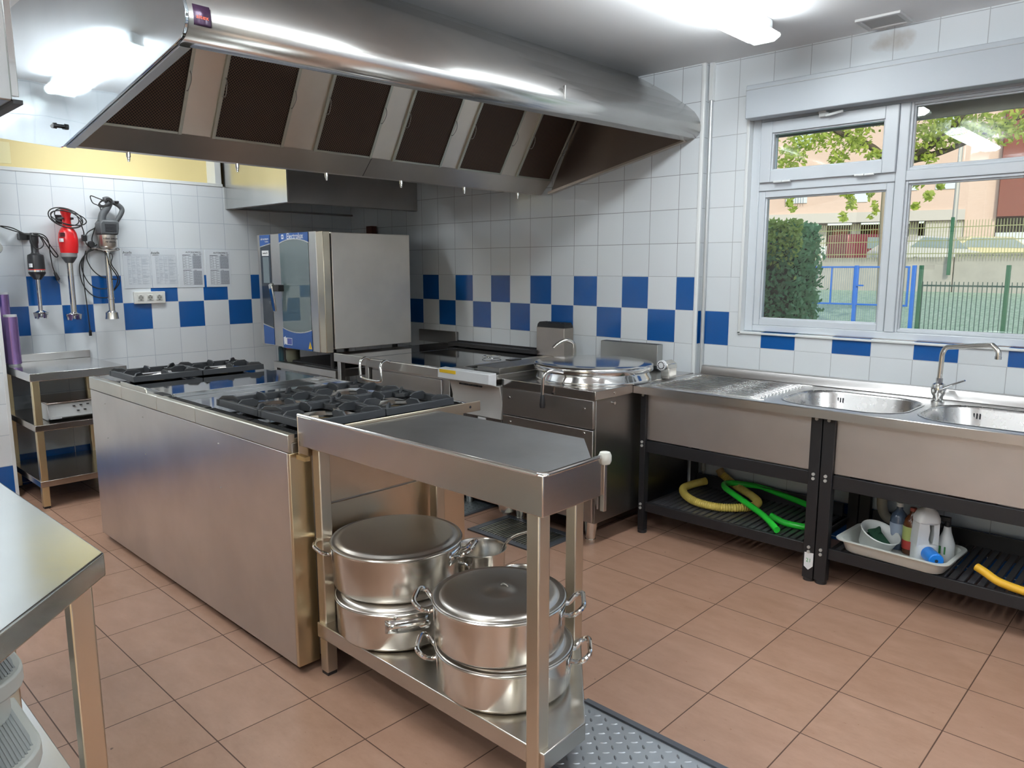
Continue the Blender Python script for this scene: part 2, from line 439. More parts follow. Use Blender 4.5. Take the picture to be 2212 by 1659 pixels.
b.prism([(4.235,2.256),(4.325,2.268),(4.327,2.255),(4.24,2.243)], .03, .042, 1)
b.build('latch_handle', WHITEP, win, bev=.003)
# wall edge trim round the opening
struct(B().box(3.800, 3.818, .040, .10, 1.09, 2.285).box(3.80, 6.63, .040, .052, 1.093, 1.106).build('trim_6', WHITEP, bev=.003))
struct(B().box(3.818, 6.62, .05, .09, 1.098, 1.108).build('window_ledge', T_E))
t = thing('shutter_box', 'long white roller shutter box above the window', 'shutter box', (3.825, .0, 2.28))
B().box(3.823, 6.66, -.03, .05, 2.277, 2.452).build('box', mat('shutter_box_paint', (.50,.54,.58), .4), t, bev=.004)
B().box(3.823, 6.66, -.033, -.028, 2.425, 2.43).build('lid_seam', mat('seam_grey', (.5,.52,.54), .5), t)
# outer slats of the half raised shutter seen through the top panes
B().box(3.83, 6.6, .24, .26, 2.205, 2.299).build('shutter_slats', mat('shutter_beige', (.42,.38,.32), .6), win)

# ================================================================== OUTSIDE
CONC = mat('concrete', (.36,.34,.31), .9); L(CONC, mixc(CONC, noise(CONC, pos(CONC), 2.5, 5, .7), (.30,.29,.27), (.50,.48,.44)), bsdf(CONC).inputs['Base Color'])
GRASS = mat('grass', (.10,.2,.08), .9); L(GRASS, mixc(GRASS, ramp(GRASS, noise(GRASS, pos(GRASS, (1,.4,1)), 16, 6, .8), 0, 1), (.16,.30,.18), (.56,.68,.54)), bsdf(GRASS).inputs['Base Color'])
BRICK = mat('facade_brick', (.62,.38,.27), .85); L(BRICK, mixc(BRICK, noise(BRICK, pos(BRICK, (1,1,12)), 3, 3), (.60,.46,.38), (.70,.56,.48)), bsdf(BRICK).inputs['Base Color'])
DBRICK = mat('dark_brick', (.22,.07,.05), .85)
GPOST = mat('green_paint', (.03,.13,.07), .5)
BPOST = mat('blue_gate_paint', (.02,.16,.62), .4)
ASPH = mat('asphalt', (.22,.22,.22), .9)
b = B(); b.ngon([(-30,.32,-.2),(14,.32,-.2),(14,5,.0),(-30,5,.0)]); b.ngon([(-30,5,.0),(14,5,.0),(14,16.5,.95),(-30,16.5,.95)])
g = b.build('lawn', GRASS); tag(g, 'sloping green lawn outside the window', 'lawn', kind='structure')
g = B().ngon([(-60,16.5,1.25),(30,16.5,1.25),(30,80,1.25),(-60,80,1.25)]).build('street', ASPH); struct(g)
wl = B().box(-30, 1.1, 15.9, 16.5, .3, 1.72).box(1.12, 14, 15.9, 16.5, .3, 1.80).build('retaining_wall', CONC, bev=.02)
tag(wl, 'grey concrete retaining wall behind the lawn outside', 'wall')
# welded mesh fence on the wall
fn = thing('mesh_fence', 'green wire mesh fence on top of the concrete wall outside', 'fence', (0, 15.8, 1.7))
b = B()
for i in range(150):
    x = -4.0+i*.06
    b.box(x-.006, x+.006, 15.80, 15.81, 1.68, 2.55)
for z in (1.8, 2.1, 2.4): b.box(-4, 5, 15.81, 15.82, z-.01, z+.01)
b.build('wire_mesh', mat('fence_wire', (.30,.32,.16), .5), fn)
for x in (-2.35, 1.05, 3.9): B().box(x-.035, x+.035, 15.74, 15.80, 1.3, 2.62).build('post', GPOST, fn, bev=.005)
# low green fence on the lawn
fn = thing('lawn_fence', 'dark green wire fence across the lawn right of the blue gate', 'fence', (3, 6.4, 0))
b = B()
for i in range(70): b.box(3.05+i*.05-.004, 3.05+i*.05+.004, 6.4, 6.41, .0, 1.30)
b.box(3.0, 6.7, 6.41, 6.43, 1.24, 1.26).box(3.0, 6.7, 6.41, 6.43, .55, .57).build('wire_mesh', mat('dark_fence_wire', (.05,.10,.09), .5), fn)
for x in (3.02, 3.95, 5.2): B().box(x-.022, x+.022, 6.38, 6.43, .0, 1.5).build('post', GPOST, fn, bev=.005)
gt = thing('garden_gate', 'bright blue metal frame gate with wire mesh standing on the lawn', 'gate', (2.2, 6.3, .3))
GY = 6.35
for x0, x1 in ((1.62, 2.24), (2.26, 2.90)):
    b = B(); fr(b, x0, x1, .98, 1.49, .022, GY, GY+.03); b.box((x0+x1)/2-.008, (x0+x1)/2+.008, GY, GY+.03, 1.0, 1.47)
    lf = b.build('gate_leaf', BPOST, gt, bev=.003)
    b = B()
    for i in range(22): b.box(x0+.02+i*.028, x0+.023+i*.028, GY+.012, GY+.016, .2, 1.48)
    b.build('wire_mesh', mat('gate_wire', (.18,.28,.36), .5), lf)
for x in (1.60, 2.25, 2.95): B().box(x-.022, x+.022, GY-.01, GY+.04, .02, 1.5).build('post', BPOST, gt, bev=.004)
B().box(2.27, 2.36, GY-.03, GY-.01, 1.23, 1.25).build('latch', BPOST, gt)

LEAF = mat('sunlit_leaves', (.20,.34,.05), .5, 0, Transmission_Weight=0.0)
def leafm(name, c1, c2, tl=.35):
    m = bpy.data.materials.new(name); m.use_nodes = True; nt = m.node_tree
    b = bsdf(m); b.inputs['Roughness'].default_value = .5
    c = mixc(m, noise(m, pos(m), 4, 3), c1, c2); L(m, c, b.inputs['Base Color'])
    tr = N(m, 'BsdfTranslucent'); L(m, c, tr.inputs[0]); mx = N(m, 'MixShader'); mx.inputs[0].default_value = tl
    out = nt.nodes['Material Output']; L(m, b.outputs[0], mx.inputs[1]); L(m, tr.outputs[0], mx.inputs[2]); L(m, mx.outputs[0], out.inputs[0])
    return m
LEAF1 = leafm('tree_leaves', (.26,.38,.05), (.70,.78,.18), .5)
LEAF2 = leafm('hedge_leaves', (.10,.30,.14), (.26,.50,.24), .25)
LEAF3 = leafm('hedge_sunlit_leaves', (.40,.55,.12), (.60,.72,.22), .4)  # young shoots; sunlight on the hedge top put into their colour
def leaf(b, p, s, rnd):
    a = Vector((rnd.gauss(0,1), rnd.gauss(0,1), rnd.gauss(0,1))).normalized(); c = a.orthogonal().normalized(); 
    d = a.cross(c)
    pts = [p-a*s, p+c*s*.55-a*.1*s, p+a*s*1.1, p-c*s*.55-a*.1*s]
    b.bm.faces.new([b.bm.verts.new(q) for q in pts])
rnd = random.Random(3)
# hedge: a clipped block of conifer
hd = thing('hedge', 'tall clipped dark green hedge left of the gate outside', 'hedge', (3.3, 2.1, 0))
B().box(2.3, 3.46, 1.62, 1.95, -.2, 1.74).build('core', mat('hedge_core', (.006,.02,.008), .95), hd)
b = B()
for i in range(15000):
    f = rnd.random()
    if f < .65: p = Vector((rnd.uniform(2.3, 3.48), 1.60+rnd.gauss(0,.02), rnd.uniform(-.1, 1.80)))
    elif f < .85: p = Vector((3.48+rnd.gauss(0,.025), rnd.uniform(1.6, 1.97), rnd.uniform(-.1, 1.80)))
    else: p = Vector((rnd.uniform(2.3, 3.48), rnd.uniform(1.6, 1.97), 1.77+rnd.gauss(0,.02)))
    leaf(b, p, rnd.uniform(.014, .028), rnd)
f_ = b.build('foliage', LEAF2, hd); f_['kind'] = 'stuff'
b = B()
for i in range(1500):
    p = Vector((rnd.uniform(2.75, 3.5), 1.57+rnd.gauss(0,.02), 1.83-abs(rnd.gauss(0,.14)))); leaf(b, p, rnd.uniform(.014, .026), rnd)
f_ = b.build('sunlit_top_shoots', LEAF3, hd); f_['kind'] = 'stuff'
# tree
tr = thing('plane_tree', 'leafy tree with pale slim trunk and drooping sunlit branches outside', 'tree', (1.92, 8.4, .2))
BARK = mat('pale_bark', (.42,.34,.25), .8); DBARK = mat('dark_bark', (.10,.08,.06), .85)
def nr(p, k=13/15): return tuple(CP[i]+(p[i]-CP[i])*k for i in range(3))
B().tube([nr(p) for p in [(1.38,10.35,-.2),(1.33,10.3,1.6),(1.30,10.3,2.7),(1.33,10.3,3.3)]], lambda t: .085-.025*t, n=12).build('trunk', BARK, tr)
brs = [[(1.33,10.3,3.2),(1.05,10.2,3.55),(.6,10.0,3.8),(.1,9.8,4.1)], [(1.33,10.3,3.25),(1.9,10.4,3.35),(2.4,10.5,3.52),(3.2,10.7,3.9)],
       [(1.33,10.3,3.3),(1.5,10.2,3.8),(1.7,10.2,4.4)], [(1.33,10.3,3.2),(2.1,10.3,3.6),(2.5,10.3,4.1)]]
for q in brs: B().tube([nr(p) for p in q], lambda t: .065-.04*t, n=10).build('branch', DBARK, tr)
b = B()
def clump(c, r, n, s=.055):
    for i in range(n):
        d = Vector((rnd.gauss(0,1), rnd.gauss(0,1), rnd.gauss(0,1))); d = d/d.length*(rnd.random()**.5)
        leaf(b, Vector(c)+Vector((d.x*r[0], d.y*r[1], d.z*r[2])), s*rnd.uniform(.5,1), rnd)
for c, r, n in (((.60,7.9,3.28),(.28,.3,.30),260), ((1.0,8.0,3.45),(.35,.3,.22),220), ((.58,7.9,3.0),(.10,.15,.12),50), ((1.25,8.1,3.15),(.18,.2,.14),90), ((1.5,8.1,3.38),(.25,.25,.22),220), ((1.75,8.2,3.15),(.14,.15,.10),50),
                ((2.15,8.3,3.15),(.20,.2,.20),200), ((2.5,8.4,3.35),(.35,.3,.25),420), ((2.9,8.5,3.45),(.4,.3,.22),420), ((3.4,8.6,3.40),(.4,.3,.25),300), ((2.45,8.4,3.05),(.14,.12,.08),50), ((2.0,8.2,3.7),(1.5,.4,.25),700), ((3.9,8.8,3.6),(.5,.4,.4),300),
                ((.56,7.86,2.70),(.07,.08,.14),60), ((.62,7.9,2.50),(.07,.08,.12),45), ((.68,7.92,2.38),(.05,.06,.06),18),
                ((1.24,8.15,2.78),(.16,.1,.12),120), ((1.40,8.2,2.66),(.14,.1,.14),110), ((1.46,8.22,2.44),(.08,.08,.12),55), ((1.36,8.2,2.26),(.07,.07,.08),35),
                ((1.72,8.3,2.62),(.07,.08,.16),55), ((1.77,8.35,2.38),(.055,.06,.12),35), ((1.72,8.35,2.25),(.04,.05,.05),14),
                ((2.30,8.5,2.72),(.10,.08,.10),55), ((2.44,8.55,2.52),(.09,.07,.10),45), ((2.30,8.5,2.38),(.07,.06,.07),25), ((2.60,8.55,2.66),(.06,.05,.06),20)):
    clump(c, r, n)
f_ = b.build('foliage', LEAF1, tr); f_['kind'] = 'stuff'
# apartment block, facing the camera roughly
bl = thing('apartment_block', 'pink brick apartment block with arcade across the street', 'building', (-8, 39, 1.66))
ax = Vector((.955, .297, 0))        # facade direction
nrm = Vector((.297, -.955, 0))
O = Vector((-12.45, 37.11, 1.66))
def FB(b, a0, a1, d0, d1, z0, z1):   # box on the facade frame, d towards the viewer
    M = Matrix((ax, -nrm, Vector((0,0,1)))).transposed().to_4x4(); M.translation = O
    n0 = len(b.bm.verts); b.bm.verts.ensure_lookup_table()
    v = []
    for z in (z0, z1):
        for d in (-d1, -d0):
            for a in (a0, a1): v.append(b.bm.verts.new(M @ Vector((a, d, z))))
    for f in ((0,2,3,1),(4,5,7,6),(0,1,5,4),(2,6,7,3),(0,4,6,2),(1,3,7,5)): b.bm.faces.new([v[i] for i in f])
b = B(); FB(b, -30, 8.6, -10, 0, 2.7, 12); FB(b, 8.6, 9.95, -10, 0, -.7, 12)
b.build('upper_wall', BRICK, bl)
b = B(); FB(b, -30, 8.6, -.25, .15, 2.2, 2.72); FB(b, 6.9, 8.6, -4, -.1, -.7, 2.25); b.build('arcade_beam', mat('pale_render', (.55,.54,.5), .8), bl)
b = B(); FB(b, -30, 8.6, -5, -4.5, -.7, 2.3); b.build('arcade_back_wall', mat('arcade_brown', (.20,.10,.07), .9), bl)
PW = mat('arcade_pillar', (.6,.6,.58), .8)
for a in (-1.2, 1.9, 3.6, 5.2, 6.4):
    b = B(); FB(b, a-.22, a+.22, -1.5, -1.0, -.7, 2.3); b.build('pillar', PW, bl)
b = B(); FB(b, -30, 8.8, .8, .9, -.4, .95); b.build('low_white_wall', mat('white_render', (.66,.70,.72), .8), bl)
SH = mat('window_shutter_white', (.62,.72,.78), .5)
for a0, a1, z0, z1 in ((.0,1.1,3.3,4.4), (3.25,4.1,3.25,4.4), (5.45,6.4,3.75,4.7), (7.2,8.2,3.75,4.7), (.3,1.2,6.3,7.3), (7.0,8.0,6.3,7.3)):
    b = B(); FB(b, a0, a1, 0, .06, z0, z1); wf = b.build('window', SH, bl)
b = B()
for i in range(8): FB(b, .05+i*.13, .09+i*.13, .25, .30, 3.3, 3.95)
b.build('balcony_rail', mat('rail_white', (.8,.8,.8), .5), bl)
b = B(); FB(b, 9.95, 12.9, -8, .4, 2.3, 12); b.build('dark_wing', DBRICK, bl)
b = B(); FB(b, 12.9, 40, -8, .2, 1.6, 12); b.build('side_wing', BRICK, bl)
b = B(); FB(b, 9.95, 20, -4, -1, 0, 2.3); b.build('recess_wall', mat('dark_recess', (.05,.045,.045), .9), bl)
b = B(); FB(b, 9.9, 12.8, .8, .9, 0, 1.5); b.build('white_hoarding', mat('hoarding_white', (.62,.68,.72), .7), bl)
for a0, c in ((2.6,(.55,.10,.07)), (4.3,(.60,.12,.07))):
    b = B(); FB(b, a0-.3 if c[0]<.56 else a0, a0+.5 if c[0]<.56 else a0+1.4, -4.4, -3.0, .9, 2.0); b.build('red_awning', mat('red_awning', c, .7), bl)
lp = thing('lamp_post', 'slim pale street lamp post rising outside the right window', 'lamp post', (0,20.3,.95))
B().cyl((-.02,20.3,.95), (.0,20.3,6.5), .075, .045, n=14).build('pole', mat('lamp_grey', (.5,.5,.47), .5, .3), lp)
# parked cars
def car(name, label, x, y, rz, col, sc_, tall=False):
    t = thing(name, label, 'car', (x, y, 1.25), 'cars parked across the street', rz=rz)
    if tall: prof = [(-2.1,.3),(2.1,.3),(2.15,.9),(1.7,1.15),(1.2,1.9),(-2.1,1.9),(-2.15,1.0)]
    else: prof = [(-2.1,.3),(2.1,.3),(2.12,.75),(1.1,.92),(.45,1.38),(-1.1,1.42),(-1.85,1.0),(-2.12,.85)]
    prof = [(a*sc_, z*sc_) for a, z in prof]
    pm = mat(name+'_paint', col, .25, .2)
    B().prism(prof, -.85*sc_, .85*sc_, 1).build('body', pm, t, bev=.05, local=True)
    gm = NAVY
    g = [(1.0,.95),(.42,1.33),(-1.05,1.36),(-1.6,1.0)] if not tall else [(1.5,1.2),(1.1,1.75),(-1.0,1.75),(-1.0,1.2)]
    g = [(a*sc_, z*sc_) for a, z in g]
    B().prism(g, -.87*sc_, .87*sc_, 1).build('side_window', mat('car_glass', (.25,.33,.36), .1), t, local=True)
    for a in (-1.35, 1.35):
        for s in (-1, 1): B().cyl((a*sc_, s*.70*sc_, .32*sc_), (a*sc_, s*.88*sc_, .32*sc_), .32*sc_, n=18).build('wheel', RUBBER, t, local=True)
    return t
car('parked_car', 'dark green car parked by the hedge edge beyond the fence', -7.3, 24.0, 1.2, (.05,.09,.08), .95)
car('parked_van', 'maroon van parked beyond the fence outside the left pane', -5.5, 30.6, .95, (.22,.03,.06), .85, True)
car('parked_car', 'white car parked beyond the concrete wall outside the right pane', -2.4, 27.0, 1.0, (.7,.7,.68), .95)
car('parked_car', 'pale yellow car parked right of the lamp post outside', -2.0, 34.8, .6, (.68,.62,.40), 1.1)


# ================================================================== CEILING THINGS
def light_fix(x, y, ax, label, L_=.64):
    t = thing('fluorescent_light', label, 'ceiling light', (x, y, ZC), 'ceiling fluorescent lights')
    b = B(); pr = [(-.03,0),(.03,0),(.032,-.02),(.032,-.05),(-.032,-.05),(-.032,-.02)]
    def place(bb):
        if ax == 'x': bb.xform(Matrix.Rotation(math.pi/2, 4, 'Z'))
        return bb
    b.prism(pr, -L_, L_, 1); place(b).build('housing', WHITEP, t, bev=.004, local=True)
    b = B(); pr = [(-.030,-.040),(.030,-.040),(.080,-.074),(.080,-.088),(.050,-.106),(-.050,-.106),(-.080,-.088),(-.080,-.074)]
    b.prism(pr, -L_+.07, L_-.07, 1); place(b).build('lit_diffuser', TUBEM, t, bev=.01, local=True)
    for s in (-1, 1):
        b = B(); b.prism(pr, s*(L_-.07) if s > 0 else -(L_-.01), (L_-.01) if s > 0 else -(L_-.07), 1); place(b).build('end_cap', CLEARP, t, bev=.006, local=True)
    return t
light_fix(4.13, -1.10, 'y', 'lit fluorescent fitting on the ceiling between the hood and the window')
light_fix(4.13, -3.3, 'y', 'lit fluorescent fitting on the ceiling behind the camera end of the hood')
light_fix(6.3, -1.6, 'y', 'lit fluorescent fitting on the ceiling on the right side of the room')
light_fix(2.2, -4.5, 'x', 'lit fluorescent fitting on the ceiling to the left of the camera')
light_fix(.72, -2.0, 'y', 'lit fluorescent fitting on the ceiling between the hood and the left wall', .42)
light_fix(1.15, -3.50, 'x', 'lit fluorescent fitting on the ceiling near the left wall')
light_fix(4.6, -5.2, 'x', 'lit fluorescent fitting on the ceiling behind the camera')
light_fix(6.3, -3.9, 'y', 'lit fluorescent fitting on the ceiling at the right rear')
t = thing('ceiling_vent', 'small square white vent cover on the ceiling near the window wall', 'vent', (4.535, -.09, ZC))
VW = mat('vent_paint', (.66,.66,.66), .6)
b = B(); fr(b, 4.44, 4.63, -.185, .0, .02, 0, 0) if False else None
b = B().box(4.435, 4.635, -.185, -.165, ZC-.012, ZC).box(4.435, 4.635, -.015, .005, ZC-.012, ZC).box(4.435, 4.455, -.165, -.015, ZC-.012, ZC).box(4.615, 4.635, -.165, -.015, ZC-.012, ZC)
b.build('frame', VW, t, bev=.002)
B().box(4.455, 4.615, -.165, -.015, ZC-.006, ZC).build('grille', mat('vent_dirty', (.52,.52,.51), .8), t)

# ================================================================== MAIN HOOD
hood = thing('extraction_hood', 'huge long stainless steel extraction hood hanging over the cooking island', 'extraction hood', (2.29, -1.5, 2.0))
XC = 2.285
half = [(3.09,ZC),(3.331,2.483),(3.44,2.405),(3.49,2.365),(3.52,2.325),(3.536,2.285),(3.536,2.255),(3.522,2.232),(3.50,2.216),(3.451,2.206)]
def mir(p): return (2*XC-p[0], p[1])
def near(p): return (p[0], p[1]-.062*min(1, (ZC-p[1])/.22))   # the hood sags a little at its free end
for nm, pts in (('outer_shell', half), ('far_shell', [mir(p) for p in half])):
    b = B(); a = [b.bm.verts.new((near((x, z))[0], -2.965, near((x, z))[1])) for x, z in pts]; c = [b.bm.verts.new((x, -.001, z)) for x, z in pts]
    for i in range(len(pts)-1): b.bm.faces.new((a[i], a[i+1], c[i+1], c[i]))
    b.build(nm, S_HOOD, hood, solid=.004, ang=30)
# seam in the nose
B().box(3.528, 3.5405, -1.232, -1.228, 2.24, 2.30).build('shell_seam', S_DARK, hood)
# near end cap
cap = [near(p) for p in half] + [(2.312,1.966),(2.265,1.966)] + [mir(near(p)) for p in half[::-1]]
B().prism(cap, -2.975, -2.965, 1).build('end_panel', S_CAP, hood, bev=.002, ang=60)
# little lip where the end panel folds
b = B().prism([(3.46,2.138),(2.315,1.962),(2.315,1.985),(3.44,2.155)], -2.963, -2.93, 1); b.build('end_lip', S_HOOD, hood)
# knob on the end panel
b = B().cyl((2.305,-2.975,2.046), (2.305,-2.99,2.046), .008, n=16).cyl((2.305,-2.99,2.046), (2.305,-3.003,2.046), .012, .011, n=16); b.build('end_knob', BLACKP, hood)
B().cyl((2.290,-2.995,2.048), (2.272,-2.995,2.048), .009, n=14).build('end_tap', CLEARP, hood)
# blank end at the wall
B().prism([(2.402,1.975),(3.451,2.206),(3.5,2.24),(3.53,2.3),(3.30,2.49),(2.70,2.56)], -.012, -.002, 1).build('wall_end_panel', steel('steel_hood_inner', col=(.26,.22,.20), r0=.3, r1=.42), hood)
B().prism([(2.402,1.968),(3.451,2.200),(3.451,2.210),(2.402,1.985)], -.04, -.002, 1).build('wall_end_lip', S_TROUGH, hood)
# central grease trough
b = B().prism([(2.265,1.972),(2.312,1.972),(2.404,2.062),(2.398,2.062),(2.310,1.977),(2.267,1.977),(2.172,2.062),(2.166,2.062)], -2.964, -.002, 1); b.build('grease_trough', S_TROUGH, hood, bev=.001)
B().prism([(2.313,1.9715),(2.4055,2.0615),(2.404,2.0622),(2.312,1.973)], -1.4965, -1.4945, 1).build('trough_seam', BLACKM, hood)
# filter bank plane: from (2.402,2.058) to (2.68,2.50)
FX0, FZ0, FX1, FZ1 = 2.404, 2.058, 2.690, 2.525
dv = Vector((FX1-FX0, 0, FZ1-FZ0)); dl = dv.length; du = dv.normalized(); dn = Vector((du.z, 0, -du.x))
def FBK(b, y0, y1, s0, s1, t0, t1):   # box on filter plane: y range, along slope, thickness
    M = Matrix((Vector((0,1,0)), du, dn)).transposed().to_4x4(); M.translation = Vector((FX0, 0, FZ0))
    v = [b.bm.verts.new(M @ Vector(p)) for p in ((y,s,t_) for t_ in (t0,t1) for s in (s0,s1) for y in (y0,y1))]
    for f in ((0,2,3,1),(4,5,7,6),(0,1,5,4),(2,6,7,3),(0,4,6,2),(1,3,7,5)): b.bm.faces.new([v[i] for i in f])
fy = [(-2.95,-2.525), (-2.388,-2.028), (-1.859,-1.503), (-1.363,-1.007), (-.879,-.502), (-.364,-.02)]
b = B()
for (a0, a1), (c0, c1) in zip(fy, fy[1:]): FBK(b, a1, c0, 0, dl, -.012, -.004)
b.box(2.69, 2.75, -2.964, -.012, 2.50, 2.53)
b.build('filter_blanks', steel('steel_blank_plates', col=(.60,.54,.47), r0=.28, r1=.42, brush=(70,70,1.5)), hood, bev=.001)
fil0 = None
for i, (a0, a1) in enumerate(fy):
    b = B(); FBK(b, a0+.012, a1-.012, .006, dl-.01, -.010, .002)
    f0 = b.build('grease_filter', FILTER, hood)
    b = B(); FBK(b, a0, a0+.016, 0, dl, -.012, .008); FBK(b, a1-.016, a1, 0, dl, -.012, .008); FBK(b, a0+.016, a1-.016, 0, .012, -.012, .006)
    b.build('filter_frame', S_GALV, f0, bev=.001)
    b = B()
    for yy, sg in ((a0+.010, 1), (a1-.010, -1)):
        M = lambda s_, t_: Vector((FX0,0,FZ0))+du*s_+dn*t_
        p = [M(.20,.008)+Vector((0,yy,0)), M(.21,.028)+Vector((0,yy+.004*sg,0)), M(.25,.034)+Vector((0,yy,0)), M(.275,.024)+Vector((0,yy,0)), M(.285,.008)+Vector((0,yy,0))]
        b.tube(p, .0018, n=6, smooth=4)
    b.build('wire_handle', WIRE, f0)
# mirrored filter bank on the far side
b = B().prism([mir((FX0,FZ0)), mir((FX1,FZ1)), mir((FX1+.01,FZ1)), mir((FX0-.01,FZ0-.006))], -2.96, -.01, 1); b.build('far_filter_bank', FILTER, hood)
# small drain taps hanging under the trough
for y in (-2.715, -2.215, -1.715, -1.215, -.715, -.225):
    b = B().cyl((2.295,y,1.972), (2.295,y,1.950), .0095, n=14).cyl((2.295,y,1.950), (2.295,y,1.940), .007, n=12).cyl((2.295,y,1.940), (2.295,y,1.932), .0055, n=12)
    b.build('drain_tap', CHROME, hood, bev=.001)
# maker's plate on the nose
MP = mat('maker_plate', (.045,.02,.05), .3, .3)
c0 = Vector((3.538,0,2.262))
b = B(); pl = [(3.5325,2.246),(3.5395,2.223),(3.5395,2.193),(3.537,2.186)]
va = [b.bm.verts.new((x+.001, -2.952, z)) for x, z in pl]; vb = [b.bm.verts.new((x+.001, -2.900, z)) for x, z in pl]
for i in range(3): b.bm.faces.new((va[i], va[i+1], vb[i+1], vb[i]))
sp = b.build('maker_plate', MP, hood, solid=.0015)
text('aitex', .017, 'plate_lettering', mat('orange_letters', (.80,.12,.05), .4), sp, frameM((3.5415,-2.926,2.211), (0,1,0), (0,0,1)), sx=1.15)
B().prism([(3.5355,2.237),(3.5368,2.2373),(3.5358,2.2410),(3.5345,2.2405)], -2.950, -2.902, 1).build('plate_stripe', WPAINT, sp)

# ================================================================== CORNER HOOD
h2 = thing('corner_hood', 'boxy stainless steel hood in the corner above the blue fronted oven', 'extraction hood', (.47, -.6, 1.93))
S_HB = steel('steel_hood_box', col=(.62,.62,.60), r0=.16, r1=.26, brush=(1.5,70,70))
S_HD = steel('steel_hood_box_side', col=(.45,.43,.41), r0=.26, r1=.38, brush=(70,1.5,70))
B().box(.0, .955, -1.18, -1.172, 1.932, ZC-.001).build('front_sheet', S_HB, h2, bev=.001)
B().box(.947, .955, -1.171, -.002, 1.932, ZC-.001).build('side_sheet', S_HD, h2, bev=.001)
b = B().box(.01, .947, -1.171, -.002, 2.02, 2.03); b.build('inner_ceiling', S_DARK, h2)
b = B().box(.005, .947, -1.171, -1.13, 1.93, 1.945).box(.905, .947, -1.13, -.004, 1.93, 1.945).box(.004, .04, -1.13, -.004, 1.93, 1.945); b.build('drip_rim', S_DARK, h2)

# ================================================================== OVEN + STAND
ov = thing('combi_oven', 'large stainless combi oven with blue banded glass door in the corner', 'oven', (.75, -.65, .88))
OX0, OX1, OY0, OY1, OZ0, OZ1 = .275, 1.215, -1.00, -.30, .878, 1.722
B().box(OX0+.01, OX1, OY0, OY1, OZ0+.01, OZ1).build('body', steel('steel_oven', col=(.86,.80,.72), r0=.42, r1=.5), ov, bev=.004)
B().box(OX0+.02, OX1-.01, OY0-.012, OY0, OZ0+.02, OZ1-.01).build('door_gasket', RUBBER, ov)
# control column
cc = B().box(OX0-.005, .585, -1.065, -1.012, OZ0-.01, OZ1+.004).build('control_column', S_Z, ov, bev=.003)
def zt(x): return x
def arc(x0, x1, z_, bow, n=8): return [(x0+(x1-x0)*i/n, z_+bow*(1-(2*i/n-1)**2)) for i in range(n+1)]
B().box(.318, .472, -1.0675, -1.064, .92, 1.70).build('control_glass', NAVY, cc)
B().prism([(.316,1.722),(.316,1.636)]+[(.316+.158*i/6, 1.636+.022*(i/6)) for i in range(7)][1:]+[(.474,1.722)], -1.0685, -1.064, 1).build('blue_panel', BLUEE, cc)
B().prism([(.316,.876),(.316,1.03)]+[(.316+.158*i/6, 1.03-.025*(i/6)) for i in range(7)][1:]+[(.474,.876)], -1.0685, -1.064, 1).build('blue_panel', BLUEE, cc)
b = B(); 
for z0, z1 in ((1.628, 1.650), (1.028, 1.003)): b.prism([(.316,z0),(.474,z1),(.474,z1+.008),(.316,z0+.008)], -1.0695, -1.064, 1)
b.build('silver_line', CHROME, cc)
B().box(.345, .447, -1.0695, -1.067, 1.563, 1.604).build('display_label', LABELW, cc)
text('service 76', .018, 'label_text', INK, cc, frameM((.396,-1.070,1.584), (1,0,0), (0,0,1)))
B().box(.352, .447, -1.069, -1.067, 1.355, 1.556).build('screen', mat('oven_screen', (.16,.20,.22), .12), cc)
B().box(.42, .45, -1.069, -1.067, 1.19, 1.215).build('button', GREYP, cc)
text('air-o-steam', .026, 'panel_lettering', WPAINT, cc, frameM((.396,-1.0690,1.692), (1,0,0), (0,0,1)))
text('Touchline', .014, 'panel_lettering', WPAINT, cc, frameM((.425,-1.0690,1.671), (1,0,0), (0,0,1)))
# door
dr = B().box(.588, 1.130, -1.072, -1.012, OZ0-.014, OZ1+.006).build('door', S_Z, ov, bev=.004)
B().box(1.131, 1.214, -1.070, -1.012, OZ0-.012, OZ1+.004).build('hinge_column', steel('steel_warm', col=(.68,.60,.47), r0=.2, r1=.3, brush=(70,70,1.5)), ov, bev=.003)
B().box(.628, 1.030, -1.0745, -1.071, .90, 1.70).build('door_glass', mat('oven_glass', (.09,.13,.13), .03, 0, Specular_IOR_Level=1.0, Coat_Weight=1.0), dr)
pts = arc(.624, 1.034, 1.655, .028)
B().prism([(.624,1.726)]+pts+[(1.034,1.726)], -1.0765, -1.072, 1).build('blue_panel', BLUEE, dr)
pts = arc(.624, 1.034, 1.018, -.028)
B().prism([(.624,.866)]+pts+[(1.034,.866)], -1.0765, -1.072, 1).build('blue_panel', BLUEE, dr)
b = B()
for zz, bo in ((1.649,.028), (1.016,-.028)):
    p = arc(.624, 1.034, zz, bo); b.prism(p+[(x, z+.008) for x, z in p[::-1]], -1.0775, -1.072, 1)
b.build('silver_line', CHROME, dr)
text('Electrolux', .062, 'door_lettering', WPAINT, dr, frameM((.855,-1.077,1.700), (1,0,0), (0,0,1)), sx=.9)
b = B().box(.665, .695, -1.0775, -1.0765, 1.684, 1.717); lg = b.build('door_logo', WPAINT, dr)
B().prism([(.671,1.700),(.680,1.690),(.689,1.700),(.680,1.711)], -1.0785, -1.0775, 1).build('logo_mark', BLUEE, lg)
